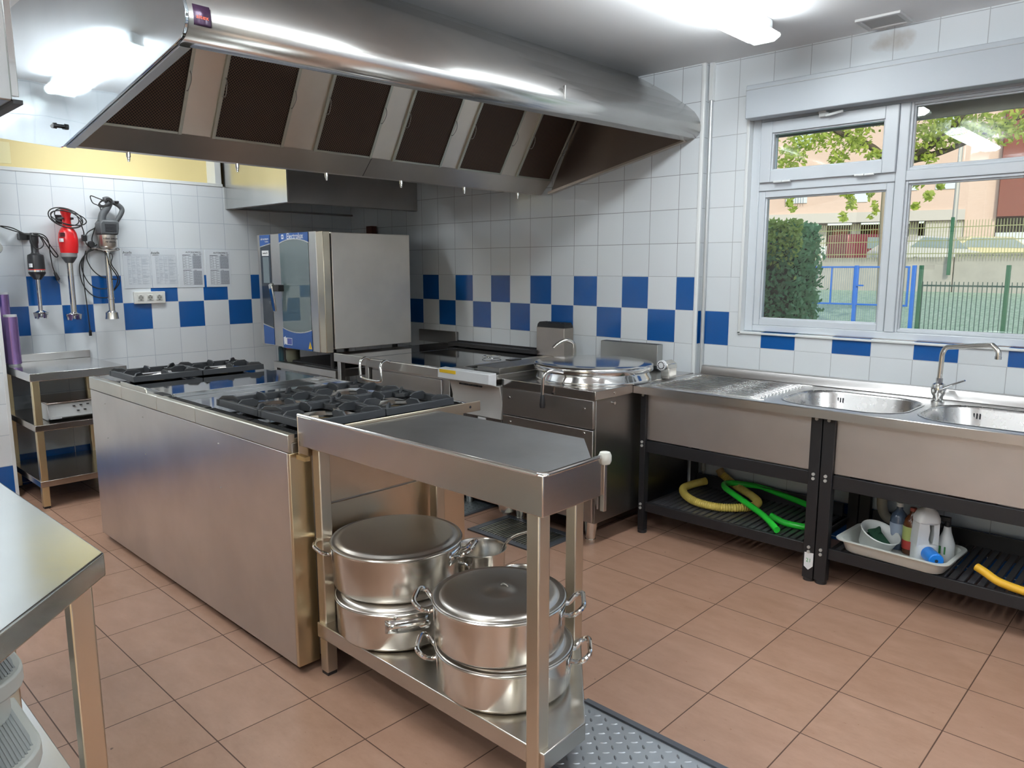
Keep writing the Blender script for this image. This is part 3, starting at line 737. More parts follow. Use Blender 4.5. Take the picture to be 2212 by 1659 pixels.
# warning triangle, sticker
B().prism([(.985,.882),(1.03,.882),(1.008,.935)], -1.078, -1.0765, 1).build('warning_sticker', YELLOWS, dr)
B().prism([(1.005,.89),(1.012,.89),(1.009,.92)], -1.0785, -1.078, 1).build('warning_mark', INK, dr)
st = B().box(.66, .755, -1.078, -1.0765, .892, .945).build('white_sticker', LABELW, dr)
B().box(.685, .752, -1.0785, -1.078, .896, .941).build('sticker_print', mat('sticker_blue', (.06,.08,.30), .5), st)
B().prism([(.635,.945),(.66,.955),(.665,.905),(.64,.888)], -1.0782, -1.0765, 1).build('white_sticker', LABELW, dr)
# handle
hb = B().box(.575, .665, -1.125, -1.072, 1.295, 1.345).build('handle_base', BLACKP, dr, bev=.006)
b = B().prism([(-1.15,1.345),(-1.125,1.36),(-1.108,1.145),(-1.122,1.14)], .565, .612, 0); b.build('handle', CHROME, dr, bev=.005)
# bits on top
b = B().box(.70, .90, -.85, -.75, OZ1, OZ1+.008).cyl((.62,-.8,OZ1), (.62,-.8,OZ1+.02), .02).cyl((.98,-.8,OZ1), (.98,-.8,OZ1+.012), .012); b.build('top_fitting', CHROME, ov)
cp_ = thing('rusty_flue', 'short rusty brown pipe standing behind the oven against the tiles', 'pipe', (.37, -.05, 0))
B().box(.33, .41, -.07, -.012, .95, 1.83).build('pipe', COPPER, cp_, bev=.004)

sdn = thing('oven_stand', 'open stainless steel stand carrying the combi oven', 'stand', (.75,-.6,0))
b = B().box(.30, 1.19, -.99, -.955, .675, .725).box(.30, 1.19, -.33, -.295, .675, .725).box(.30, .335, -.955, -.33, .675, .725).box(1.155, 1.19, -.955, -.33, .675, .725)
b.build('top_frame', S_X, sdn, bev=.002)
for x in (.30, 1.15):
    for y in (-.99, -.335): B().box(x, x+.04, y, y+.04, 0, .675).build('leg', S_Z, sdn, bev=.002)
for x in (.40, 1.08):
    for y in (-.93, -.36): B().cyl((x,y,.73), (x,y,.878), .022, n=14).build('oven_foot', BLACKP, sdn)
b = B().box(.335, 1.155, -.955, -.33, .30, .32); b.build('runner_shelf', S_DARK, sdn)
B().box(.36, 1.13, -.93, -.36, .728, .745).build('black_tray', BLACKM, sdn, bev=.003)
t = thing('salt_tub', 'cloudy plastic tub with red lid on the frame under the oven', 'tub', (.42,-1.0,.725))
b = B().lathe([(0,.726),(.045,.726),(.055,.75),(.055,.82),(.04,.835),(0,.835)], (.45,-.90)); b.build('tub_body', mat('cloudy_plastic', (.24,.25,.18), .4), t)
b = B().lathe([(0,.836),(.055,.836),(.055,.858),(0,.860)], (.45,-.90)); b.build('lid', mat('red_lid', (.45,.05,.06), .4), t)
t = thing('teal_bottle', 'dark teal squeeze bottle left of the red lidded tub under the oven', 'bottle', (.31,-.90,.725))
b = B().lathe([(0,.727),(.035,.727),(.035,.83),(.03,.845),(0,.845)], (.345,-.93)); b.build('bottle_body', mat('teal_plastic', (.01,.07,.10), .35), t)

# ================================================================== BACK COOKING LINE
sb = thing('side_counter', 'narrow open stainless counter between oven stand and solid top range', 'counter', (1.4,-.5,0))
B().box(1.222, 1.626, -1.02, -.012, .805, .865).build('counter_top', S_X, sb, bev=.003)
B().box(1.224, 1.624, -1.016, -.016, .8652, .8665).build('top_sheet', PLATE, sb)
for x in (1.235, 1.575):
    for y in (-1.0, -.07): B().box(x, x+.04, y, y+.04, 0, .805).build('leg', S_Z, sb, bev=.002)
B().box(1.28, 1.57, -.95, -.07, .12, .15).build('lower_shelf', S_DARK, sb)
B().box(.98, 1.44, -.030, -.004, .872, .968).build('splash_plate', S_DARK, sb, bev=.002)

rg = thing('solid_top_range', 'stainless solid top range with bail handle on the back wall line', 'range', (2.0,-.5,0))
RX0, RX1 = 1.632, 2.43
B().box(RX0, RX1, -.98, -.02, .10, .84).build('body', S_X, rg, bev=.003)
B().box(RX0, RX1, -1.025, -.015, .80, .862).build('front_rail', S_X, rg, bev=.006, seg=3)
B().box(RX0+.004, RX1-.004, -1.015, -.02, .8625, .8655).build('cooking_plate', PLATE, rg, bev=.001)
B().box(RX0+.015, RX1-.06, -.995, -.98, .30, .785).build('door', S_X, rg, bev=.004)
B().box(RX0+.10, RX1-.02, -1.07, -.995, .635, .65).build('drip_shelf', S_POL, rg, bev=.002)
b = B().tube([(1.668,-1.015,.852),(1.668,-1.06,.872),(1.672,-1.105,.845),(1.685,-1.115,.77),(1.70,-1.115,.742),(1.80,-1.115,.735),(1.895,-1.115,.738),(1.915,-1.113,.76),(1.898,-1.105,.84),(1.889,-1.06,.868),(1.887,-1.015,.852)], .0095, n=12, smooth=5)
b.build('bail_handle', CHROME, rg)
for x in (RX0+.06, RX1-.06):
    for y in (-.92,-.1): B().cyl((x,y,0), (x,y,.10), .025, n=16).build('leg', S_Z, rg)
# black flue grille along the back
fg = B()
for i in range(40): fg.box(1.47+i*.0225, 1.482+i*.0225, -.125, -.03, .886, .896)
fg.box(1.46, 2.38, -.135, -.120, .872, .898).box(1.46, 2.38, -.035, -.018, .872, .905).box(1.46, 1.475, -.12, -.035, .872, .9).box(2.365, 2.38, -.12, -.035, .872, .9)
fg.build('flue_grille', BLACKM, rg, bev=.001)
lift = B().tube([(2.20,-.42,.868),(2.19,-.44,.875),(2.225,-.50,.876),(2.285,-.53,.876),(2.33,-.49,.876),(2.33,-.43,.876),(2.28,-.39,.876),(2.22,-.40,.876)], .003, n=8, closed=True)
lift.build('lifting_ring', CHROME, rg)

fr_ = thing('deep_fryer', 'narrow deep fryer with white enamel front and dark basket', 'fryer', (2.66,-.5,0))
FX, FXX = 2.436, 2.882
B().box(FX, FXX, -.94, -.02, .10, .84).build('body', S_X, fr_, bev=.003)
B().prism([(-1.08,.875),(-1.085,.818),(-1.02,.80),(-1.02,.878)], FX+.004, FXX-.004, 0).build('front_rail', WHITEE, fr_, bev=.003)
B().box(2.46, 2.60, -1.0865, -1.082, .852, .871).build('yellow_sticker', YELLOWS, fr_)
b = B()
for i in range(15): b.box(2.60+i*.013, 2.608+i*.013, -1.055, -1.048, .790, .800)
b.build('vent_slots', BLACKM, fr_)
B().prism([(-1.02,.80),(-.995,.79),(-.97,.70),(-.985,.60),(-.94,.60),(-.94,.80)], FX+.01, FXX-.006, 0).build('enamel_panel', mat('stained_enamel', (.62,.60,.57), .35, .3), fr_, bev=.004)
B().box(FX+.01, FXX-.006, -.975, -.94, .45, .60).build('control_strip', S_DARK, fr_, bev=.002)
ob = B(); 
ob.prism([(2.815+.030*math.cos(a), .555+.018*math.sin(a)) for a in [i*math.pi/10 for i in range(20)]], -.980, -.974, 1)
pl_ = ob.build('badge', CHROME, fr_)
text('OLIS', .022, 'badge_lettering', INK, pl_, frameM((2.815,-.9805,.555), (1,0,0), (0,0,1)), sx=.9)
B().box(2.68, 2.745, -.980, -.974, .565, .595).build('white_sticker', LABELW, fr_)
B().cyl((2.765,-.975,.50), (2.765,-.985,.50), .008, n=12).build('screw', CHROME, fr_)
# top with well
b = B().box(FX, FX+.03, -1.02, -.02, .84, .868).box(FXX-.03, FXX, -1.02, -.02, .84, .868).box(FX+.03, FXX-.03, -1.02, -.90, .84, .868).box(FX+.03, FXX-.03, -.50, -.02, .84, .868)
b.build('top_surround', S_X, fr_, bev=.002)
B().box(FX+.03, FXX-.03, -.90, -.50, .62, .66).build('well_floor', mat('fryer_well', (.02,.015,.01), .35, .4), fr_)
b = B()
for x0 in (2.49, 2.68):
    b.box(x0, x0+.15, -.88, -.87, .80, .862).box(x0, x0+.15, -.55, -.54, .80, .862).box(x0, x0+.008, -.87, -.55, .80, .862).box(x0+.142, x0+.15, -.87, -.55, .80, .862)
    b.box(x0+.05, x0+.10, -.60, -.50, .885, .893)
b.build('fryer_basket', mat('basket_dark', (.05,.045,.04), .35, .8), fr_, bev=.002)
b = B().box(2.70, 2.882, -1.0, -.47, .868, .905).box(2.66, 2.72, -.99, -.93, .868, .885); b.build('well_lid', S_DARK, fr_, bev=.003)
for x in (FX+.06, FXX-.06):
    for y in (-.88,-.1): B().cyl((x,y,0), (x,y,.10), .025, n=16).build('leg', S_Z, fr_)

ch = thing('fryer_chimney', 'upright stainless flue chimney with black serrated top behind the fryer', 'flue', (2.52,-.06,.868))
B().box(2.37, 2.62, -.11, -.012, .868, 1.065).build('flue_box', steel('steel_flue', col=(.46,.41,.36), r0=.28, r1=.4, brush=(1.5,70,70)), ch, bev=.002)
b = B().prism([(2.37,1.065),(2.62,1.065),(2.615,1.085),(2.60,1.095),(2.385,1.095),(2.375,1.085)], -.105, -.016, 1)
for i in range(10): b.cyl((2.39+i*.0235,-.10,1.092), (2.39+i*.0235,-.02,1.092), .009, n=8)
b.build('serrated_cap', BLACKM, ch)

# ------------------------------------------------------------------ boiling kettle
kt = thing('boiling_kettle', 'square stainless boiling kettle unit with big round lid and lever', 'boiling kettle', (3.23,-.5,0))
KX0, KX1 = 2.888, 3.56
B().box(KX0+.005, KX1-.012, -.965, -.03, .13, .80).build('body', S_DARK, kt, bev=.003)
B().box(KX0, KX1, -.99, -.02, .797, .846).build('top_plate', S_TOP if False else steel('steel_kettle_top', col=(.55,.53,.51), r0=.12, r1=.2, brush=(1.5,60,60)), kt, bev=.003)
fx_ = steel('steel_kettle_front', col=(.50,.48,.46), r0=.26, r1=.36, brush=(1.5,60,60))
B().box(KX0+.003, KX1-.016, -.985, -.966, .645, .795).build('upper_fascia', fx_, kt, bev=.003)
B().box(KX0+.003, KX1-.016, -.985, -.966, .14, .637).build('lower_fascia', fx_, kt, bev=.003)
for x, z in ((2.945,.742), (2.95,.60), (3.485,.745), (3.485,.615), (3.485,.19)):
    B().cyl((x,-.985,z), (x,-.989,z), .0075, n=12).build('screw', CHROME, kt)
for z in (.82,.765): B().cyl((KX1-.012,-.82,z), (KX1+.002,-.82,z), .008, n=12).build('screw', CHROME, kt)
B().cyl((2.955,-.985,.53), (2.955,-1.02,.53), .035, n=24).build('knob', S_POL, kt, bev=.003)
B().box(3.38, 3.44, -.988, -.985, .20, .25).build('rating_plate', mat('rating_plate', (.40,.34,.31), .4, .6), kt)
for x in (KX0+.07, KX1-.085):
    for y in (-.90,-.10): B().cyl((x,y,.02), (x,y,.135), .026, .040, n=18).cyl((x,y,0), (x,y,.02), .029, n=18).build('leg', S_POT, kt, bev=.001)
KC = (3.245, -.60)
b = B().lathe([(.330,.846),(.332,.852),(.330,.862),(.318,.885),(.316,.905)], KC, 72); b.build('pan_rim', S_POL, kt)
b = B().lathe([(0,.947),(.15,.9468),(.27,.9445),(.326,.940),(.338,.936),(.341,.930),(.341,.904),(.337,.900),(.31,.900)], KC, 72)
ld = b.build('lid', steel('steel_kettle_lid', col=(.62,.62,.61), r0=.11, r1=.15, brush=(3,3,3)), kt, ang=50)
# lever with black grip
b = B().tube([(3.30,-.92,.913),(3.28,-.965,.925),(3.262,-1.005,.925),(3.25,-1.03,.905),(3.245,-1.035,.86),(3.24,-1.035,.80)], lambda t: .011-.002*t, n=12)
b.build('lever', S_POL, ld); 
b = B().lathe([(0,.80),(.009,.80),(.011,.79),(.0165,.745),(.014,.728),(0,.725)], (3.24,-1.035), 18); b.build('lever_grip', BLACKP, ld)
# hinge at right
b = B().box(3.545, 3.60, -.36, -.28, .846, .91).prism([(3.54,.905),(3.60,.905),(3.595,.93),(3.56,.95),(3.535,.93)], -.37, -.27, 1)
hg = b.build('hinge_block', S_POT, kt, bev=.004)
b = B().cyl((3.565,-.371,.925), (3.565,-.39,.925), .028, n=24); bb = b.build('hinge_dial', LABELW, hg)
b = B()
for i in range(12):
    a = i*math.pi/6; b.cyl((3.565+.019*math.cos(a),-.3905,.925+.019*math.sin(a)), (3.565+.019*math.cos(a),-.3925,.925+.019*math.sin(a)), .0035, n=8)
b.build('dial_holes', INK, bb)
B().cyl((3.52,-.33,.925), (3.56,-.33,.925), .02, n=16).build('hinge_pin', CHROME, hg)
# filling spout behind the lid
ft = thing('filling_tap', 'small curved steel filling tap between the chimney and the kettle lid', 'tap', (2.75,-.16,.868))
b = B().tube([(2.75,-.16,.868),(2.75,-.16,.95),(2.745,-.175,.985),(2.72,-.215,1.0),(2.69,-.26,.975),(2.675,-.285,.95)], .0125, n=12); b.build('spout', S_POT, ft)
b = B().cyl((2.745,-.16,.8685), (2.745,-.16,.885), .035, .03, n=20); b.build('tap_base', S_POT, ft)
B().box(2.895, 3.33, -.065, -.004, .868, 1.000).build('rear_upstand', steel('steel_upstand', col=(.44,.44,.42), r0=.3, r1=.42, brush=(1.5,70,70)), kt, bev=.002)
B().box(2.90, 3.325, -.060, -.010, 1.0002, 1.0015).build('upstand_slot', BLACKM, kt)
# drain outlet
b = B().lathe([(.0,.10),(.045,.10),(.052,.13),(.045,.34),(.0,.34)], (2.99,-1.05), 24); b.build('drain_outlet', S_POT, kt)
B().box(2.955, 3.03, -1.05, -.985, .30, .34).build('outlet_bracket', S_DARK, kt)

# ================================================================== COOKING ISLAND
IY0, IY1 = -2.70, -1.87
S_BAND = steel('steel_band', col=(.58,.56,.49), r0=.25, r1=.36, brush=(1.5,60,60))
def rivet(b, x, z): b.cyl((x,IY0-.012,z), (x,IY0-.0165,z), .003, n=8)
cl = thing('island_side_panel', 'one long stainless steel panel cladding the near side of the cooking island', 'panel', (2.5, IY0, 0))
B().box(1.50, 3.53, IY0-.012, IY0, .035, .832).build('panel_sheet', S_PANEL, cl, bev=.002)
B().box(3.5305, 3.547, IY0-.012, IY0+.075, .035, .832).build('corner_strip', mat('corner_strip_warm_lit', (.66,.56,.38), .3, 1), cl, bev=.002)  # yellow cast of the lighting put into the strip colour
for x in (1.72, 2.22, 3.0): 
    for z in (.78, .60): b = B(); rivet(b, x, z); b.build('rivet', ZINC, cl)
def burner(b_, bh, cx, cy):
    b_.lathe([(.150,.896),(.140,.892),(.085,.868),(.050,.862),(0,.862)], (cx,cy), 36)
    bh.lathe([(.042,.863),(.042,.885),(.036,.893),(.022,.896),(0,.896)], (cx,cy), 28)
def grate(cx, cy, w, d, parent):
    b = B(); z0, z1 = .902, .930; t = .024
    x0, x1, y0, y1 = cx-w/2, cx+w/2, cy-d/2, cy+d/2
    # frame with sloped outer sides
    for (a0, a1, c0, c1, ax) in ((y0, y1, x0, x0+t, 1), (y0, y1, x1-t, x1, 1)):
        b.prism([(c0, z0), (c1, z0), (c1-.003, z1), (c0+.003, z1)], a0, a1, 1)
    for (c0, c1) in ((y0, y0+t), (y1-t, y1)):
        b.prism([(c0, z0), (c1, z0), (c1-.003, z1), (c0+.003, z1)], x0+t, x1-t, 0)
    # fingers towards the burner, raised ears
    prof = [(0,z0+.004),(0,z1),(.018,z1+.014),(.064,z1+.014),(.090,z1+.001),(.080,z0+.010)]
    def finger(ox, oy, ang, L_=1.0, th=.009):
        M = Matrix.Translation((ox, oy, 0)) @ Matrix.Rotation(ang, 4, 'Z')
        v0 = [b.bm.verts.new(M @ Vector((p[0]*L_, -th/2, p[1]))) for p in prof]; v1 = [b.bm.verts.new(M @ Vector((p[0]*L_, th/2, p[1]))) for p in prof]
        b.bm.faces.new(v0[::-1]); b.bm.faces.new(v1)
        for i in range(len(prof)): b.bm.faces.new((v0[i], v0[(i+1)%len(prof)], v1[(i+1)%len(prof)], v1[i]))
    q = math.pi/2
    finger(x0+.01, cy, 0, 1.0, .008); finger(x1-.01, cy, 2*q, 1.0, .008); finger(cx, y0+.01, q, 1.0, .008); finger(cx, y1-.01, -q, 1.0, .008)
    # flat diagonal webs in the corners with raised ears
    for sx, sy in ((-1,-1),(1,-1),(1,1),(-1,1)):
        ox, oy = cx+sx*(w/2-.008), cy+sy*(d/2-.008)
        ang = math.atan2(-sy, -sx)
        finger(ox, oy, ang, .95, .009)
        b.prism([(ox, oy), (ox-sx*.060, oy), (ox-sx*.075, oy-sy*.045), (ox-sx*.045, oy-sy*.075), (ox, oy-sy*.060)], z0+.006, z1-.006)
    return b.build('pan_grate', IRON, parent, bev=.0018)
def stove(name, label, x0, x1, nx, gx0, gx1, group=None):
    t = thing(name, label, 'stove', ((x0+x1)/2, (IY0+IY1)/2, 0), group)
    B().box(x0+.004, x1-.004, IY0+.001, IY1-.02, .05, .868).build('body', S_Z, t, bev=.002)
    b = B().box(x0, x1, IY0+.06, IY1+.004, .868, .884)
    b.build('top_deck', PLATE, t, bev=.001)
    gw = (gx1-gx0)/nx; gy0, gy1 = -2.635, -1.925; gd = (gy1-gy0)/2
    bb, bh = B(), B()
    for i in range(nx):
        for j in range(2): burner(bb, bh, gx0+gw*(i+.5), gy0+gd*(j+.5))
    bm_ = bb.build('burner_bowls', BURN, t); bh.build('burner_heads', BRASS, t)
    for i in range(nx):
        for j in range(2): grate(gx0+gw*(i+.5), gy0+gd*(j+.5), gw-.004, gd-.004, t)
    return t
st1 = stove('gas_range', 'two burner gas range at the far left end of the island', 1.50, 1.962, 1, 1.560, 1.915)
st3 = stove('gas_range', 'four burner gas range with cast iron grates at the near right end of the island', 2.400, 3.545, 2, 2.825, 3.530)
# bands of the near side, one per unit
def band(t, x0, x1, z1=.900, flat=True):
    B().prism([(IY0-.014,.836),(IY0-.014,z1-.004),(IY0-.011,z1),(IY0+.012,z1),(IY0+.012,.884),(IY0+.06,.884),(IY0+.06,.87),(IY0,.87),(IY0,.836)], x0, x1, 0).build('rear_band', S_BAND, t, bev=.001)
band(st1, 1.50, 1.962); 
band(st3, 2.400, 2.80); band(st3, 2.803, 3.545)
# raised rim of the four burner tray
b = B().box(2.400, 2.412, IY0+.06, IY1+.004, .884, .903).box(2.412, 3.545, IY1-.008, IY1+.004, .884, .903)
b.build('tray_rim', S_POL, st3, bev=.001)
b = B().box(3.548, 3.556, -2.66, -1.80, .862, .905); b.build('end_rail', S_END, st3, bev=.002)
B().cyl((3.556,-1.86,.884), (3.5565,-1.86,.884), .006, n=10).build('rail_hole', INK, st3)
# flue grilles behind the burners
def flue(t, x0, x1):
    b = B(); n = int((x1-x0)/.0165)
    for i in range(n): b.box(x0+(i+.25)*(x1-x0)/n, x0+(i+.72)*(x1-x0)/n, IY0+.014, IY0+.058, .888, .8935)
    b.box(x0, x1, IY0+.013, IY0+.016, .885, .8935).box(x0, x1, IY0+.056, IY0+.059, .885, .8935).box(x0, x0+.012, IY0+.016, IY0+.056, .885, .895).box(x1-.012, x1, IY0+.016, IY0+.056, .885, .895)
    b.build('flue_grille', BLACKM, t)
    B().box(x0, x1, IY0+.016, IY0+.056, .8845, .8855).build('flue_slot', INK, t)
flue(st3, 2.44, 2.80); flue(st3, 2.835, 3.165); flue(st3, 3.20, 3.53)
# end face towards the pots
b = B().box(3.541, 3.549, -2.60, -2.07, .624, .862); b.build('end_panel', S_END, st3, bev=.002)
b = B().box(3.541, 3.549, -2.60, -2.07, .06, .617); b.build('end_panel', S_END, st3, bev=.002)
b = B().box(3.541, 3.551, -2.065, -1.895, .06, .862); b.build('end_column', S_END, st3, bev=.002)
mid = thing('solid_top_range', 'smooth solid top unit in the middle of the cooking island', 'range', (2.18, -2.3, 0))
B().box(1.966, 2.396, IY0+.001, IY1-.02, .05, .868).build('body', S_Z, mid, bev=.002)
B().box(1.964, 2.397, IY0+.06, IY1+.004, .868, .8965).build('cooking_plate', PLATE, mid, bev=.002)
band(mid, 1.964, 2.397)
B().prism([(1.964,.9005),(1.964,.922),(2.268,.922),(2.281,.916),(2.288,.9005)], IY0-.014, IY0-.008, 1).build('raised_lip', S_BAND, mid, bev=.001)
b = B().box(1.964, 2.44, IY0+.006, IY0+.0085, .900, .9005); 
fb_ = B()
n = 26
for i in range(n): fb_.box(2.300+.4*i/n if False else 2.292+(i+.25)*.10/7*.5, 2.292+(i+.7)*.10/7*.5, IY0+.014, IY0+.056, .897, .900) if 2.292+(i+.7)*.10/7*.5 < 2.392 else None
b.bm.free(); fb_.build('flue_grille', BLACKM, mid)

# ================================================================== PREP TABLE WITH THE POTS
pt = thing('prep_table', 'stainless prep table with cut corner and raised edge holding stacked pots below', 'table', (4.1, -2.35, 0))
S_AP = steel('steel_apron', col=(.58,.53,.48), r0=.2, r1=.32, brush=(1.5,60,60))
A_, B_, C_, D_, E_ = (3.562,-2.684), (4.682,-2.672), (4.674,-2.418), (4.305,-2.03), (3.562,-2.045)
B().prism([(3.562,-2.674),(4.672,-2.662),(4.664,-2.418),D_,E_], .875, .895).build('table_top', S_TOP, pt, bev=.001)
# near upstand + apron (one folded sheet)
def strip(b, p, q, th, z0, z1):
    d = (Vector(q)-Vector(p)).normalized(); n = Vector((d.y, -d.x))*th
    b.prism([p, q, (q[0]-n.x, q[1]-n.y), (p[0]-n.x, p[1]-n.y)], z0, z1)
b = B(); strip(b, A_, B_, .008, .860, .968); strip(b, B_, C_, .008, .860, .968)
b.build('raised_edge', S_AP, pt, bev=.003)
b = B(); p = [(A_[0], A_[1]+.004, .968), (B_[0]-.02, B_[1]+.004, .968), (B_[0]-.004, B_[1]+.02, .968), (C_[0]-.004, C_[1], .968)]
b.tube(p, .0065, n=10, smooth=0); b.build('rolled_rim', S_POL, pt)
b = B(); strip(b, (4.655,-2.41), D_, .004, .815, .893); strip(b, D_, E_, .004, .83, .893); b.build('rear_apron', S_DARK, pt)
b = B(); b.prism([(C_[0]-.008, C_[1]), (C_[0]+.006, C_[1]), (C_[0]+.006, C_[1]+.012), (C_[0]-.008, C_[1]+.012)], .815, .965); b.build('end_flange', S_AP, pt, bev=.001)
b = B().lathe([(0,.945),(.014,.947),(.018,.955),(.018,.970),(.014,.979),(0,.981)], (C_[0]-.001, C_[1]+.01), 18); b.build('rubber_corner_cap', mat('grey_plug', (.55,.55,.50), .6), pt)
b = B().prism([(-2.684,.815),(-2.684,.963),(-2.60,.955),(-2.60,.815)], 3.558, 3.562, 0); b.build('left_flange', S_END, pt, bev=.001)
b = B().box(3.562, 3.62, -2.695, -2.675, .815, .83); b.build('left_tab', steel('steel_rusty', col=(.62,.45,.22), r0=.3, r1=.5), pt)
LEGS = mat('satin_steel_leg', (.62,.56,.46), .36, 1)
for x, y, zt_ in ((3.60,-2.62,.865), (4.635,-2.635,.865), (4.325,-2.10,.873), (3.60,-2.09,.873)):
    lg_ = B().box(x-.022, x+.022, y-.022, y+.022, .012, zt_).build('leg', LEGS, pt, bev=.004)
    B().box(x-.019, x+.019, y-.019, y+.019, 0, .014).build('leg_plug', BLACKP, lg_)
sh = [(3.585,-2.655),(4.672,-2.650),(4.663,-2.462),(4.33,-2.065),(3.585,-2.065)]
B().prism(sh, .150, .205).build('shelf', steel('steel_shelf', col=(.58,.55,.5), r0=.18, r1=.3, brush=(3,3,3)), pt, bev=.003)

# ---- pots
def handle(b, c, ang, r, z, w=.125, out=.055, tr=.0078, lift=.018):
    # loop in a near horizontal plane, feet riveted to the side of the pot
    u = Vector((math.cos(ang), math.sin(ang), 0)); v = Vector((-u.y, u.x, 0)); o = Vector((c[0], c[1], z))
    P = lambda a, d, h: tuple(o+u*(r+a)+v*d+Vector((0,0,h)))
    b.tube([P(-.004,-w*.30,-.012), P(.012,-w*.36,-.012), P(out*.6,-w*.5,lift*.3), P(out*.95,-w*.38,lift), P(out,0,lift*1.1), P(out*.95,w*.38,lift), P(out*.6,w*.5,lift*.3), P(.012,w*.36,-.012), P(-.004,w*.30,-.012)], tr, n=10, smooth=5)
def pot(name, label, c, r, z0, z1, lid, angs, lid_label=None):
    t = thing(name, label, 'pot', (c[0], c[1], z0), 'casserole pots stacked under the prep table')
    h = z1-z0
    b = B().lathe([(0,z0),(r-.03,z0),(r-.012,z0+.006),(r-.003,z0+.02),(r-.001,z1-.012),(r+.001,z1-.004),(r+.006,z1),(r+.004,z1+.003),(r-.003,z1),(r-.004,z0+.02),(r-.014,z0+.008),(0,z0+.006)], c, 72)
    b.build('pot_body', S_POT, t, ang=50)
    for a in angs:
        a = math.radians(a)
        b = B(); handle(b, c, a, r, z1-.028); hd_ = b.build('handle', CHROME, t)
        b = B(); u = Vector((math.cos(a), math.sin(a))); 
        M = Matrix.Translation((c[0], c[1], 0)) @ Matrix.Rotation(a, 4, 'Z')
        n0 = 8; rr = r+.0008; 
        vv = []
        for k in range(n0+1):
            th = (-.5+k/n0)*.15/r
            vv.append((b.bm.verts.new(M @ Vector((rr*math.cos(th), rr*math.sin(th), z1-.062))), b.bm.verts.new(M @ Vector((rr*math.cos(th), rr*math.sin(th), z1-.018)))))
        for k in range(n0): b.bm.faces.new((vv[k][0], vv[k+1][0], vv[k+1][1], vv[k][1]))
        b.build('handle_plate', S_POL, hd_, solid=.0012)
    if lid:
        dz = .0
        if lid == 'flat': pr = [(0,z1+.016),(r*.6,z1+.0155),(r-.035,z1+.013),(r-.018,z1+.011),(r-.014,z1+.004),(r-.004,z1+.003),(r-.001,z1+.007),(r+.003,z1+.006),(r+.001,z1-.001),(r-.012,z1-.004),(0,z1-.004)]
        else: pr = [(0,z1+.014),(.036,z1+.014),(.040,z1+.011),(.06,z1+.013),(r*.7,z1+.016),(r-.035,z1+.013),(r-.022,z1+.010),(r-.018,z1+.003),(r-.006,z1+.003),(r-.001,z1+.006),(r+.002,z1+.004),(r-.002,z1-.002),(0,z1-.004)]
        lo = B().lathe(pr, c, 72).build('lid', S_LID, t, ang=60)
        if lid != 'flat': B().tube([(c[0]-.02,c[1]+.03,z1+.014),(c[0]-.01,c[1]+.033,z1+.02),(c[0]+.005,c[1]+.036,z1+.014)], .004, n=8).build('lid_stub', WIRE, lo)
    return t
AR = 43.7    # degrees: across the line of sight
def pott(*a): return pot(*a)
pot('casserole_pot', 'wide stainless pot with inset lid at the bottom of the left stack', (3.818,-2.47), .212, .206, .345, 'rim', (-28, 152))
pot('casserole_pot', 'largest stainless pot with flat lid on top of the left stack', (3.785,-2.44), .229, .360, .520, 'flat', (AR-12, AR+184))
pot('casserole_pot', 'stainless pot with side handles at the bottom of the right stack', (4.340,-2.46), .210, .206, .335, 'rim', (AR-4, AR+178))
pot('casserole_pot', 'stainless pot with dull lid on top of the right stack', (4.345,-2.485), .200, .350, .495, 'rim', (AR-4, AR+176))
bk = thing('bain_marie_pot', 'tall narrow stainless pot holding a ladle behind the left pot stack', 'pot', (3.885,-2.125,.206))
b = B().lathe([(0,.206),(.085,.206),(.093,.214),(.097,.41),(.101,.418),(.103,.421),(.099,.421),(.094,.412),(.090,.216),(0,.212)], (3.885,-2.125), 48); b.build('pot_body', S_POT, bk, ang=50)
b = B(); handle(b, (3.885,-2.125), math.radians(-80), .097, .385, w=.07, out=.035, tr=.005); b.build('handle', CHROME, bk)
ld_ = thing('ladle', 'steel ladle handle leaning out of the tall narrow pot', 'ladle', (3.9,-2.12,.3))
b = B().tube([(3.89,-2.10,.225),(3.95,-2.05,.43),(4.02,-2.0,.485),(4.06,-1.97,.50)], .006, n=10); b.build('ladle_handle', S_POL, ld_)
b = B().lathe([(0,.214),(.03,.220),(.045,.24),(.043,.24),(.028,.223),(0,.217)], (3.88,-2.11), 24); b.build('ladle_bowl', S_POL, ld_)
sm = thing('small_saucepan', 'small saucepan rim peeking out behind the right pot stack', 'pot', (4.13,-2.15,.206))
b = B().lathe([(0,.206),(.068,.206),(.074,.214),(.076,.40),(.080,.404),(.076,.405),(.072,.40),(.070,.216),(0,.212)], (4.135,-2.165), 40); b.build('pot_body', S_POT, sm, ang=50)

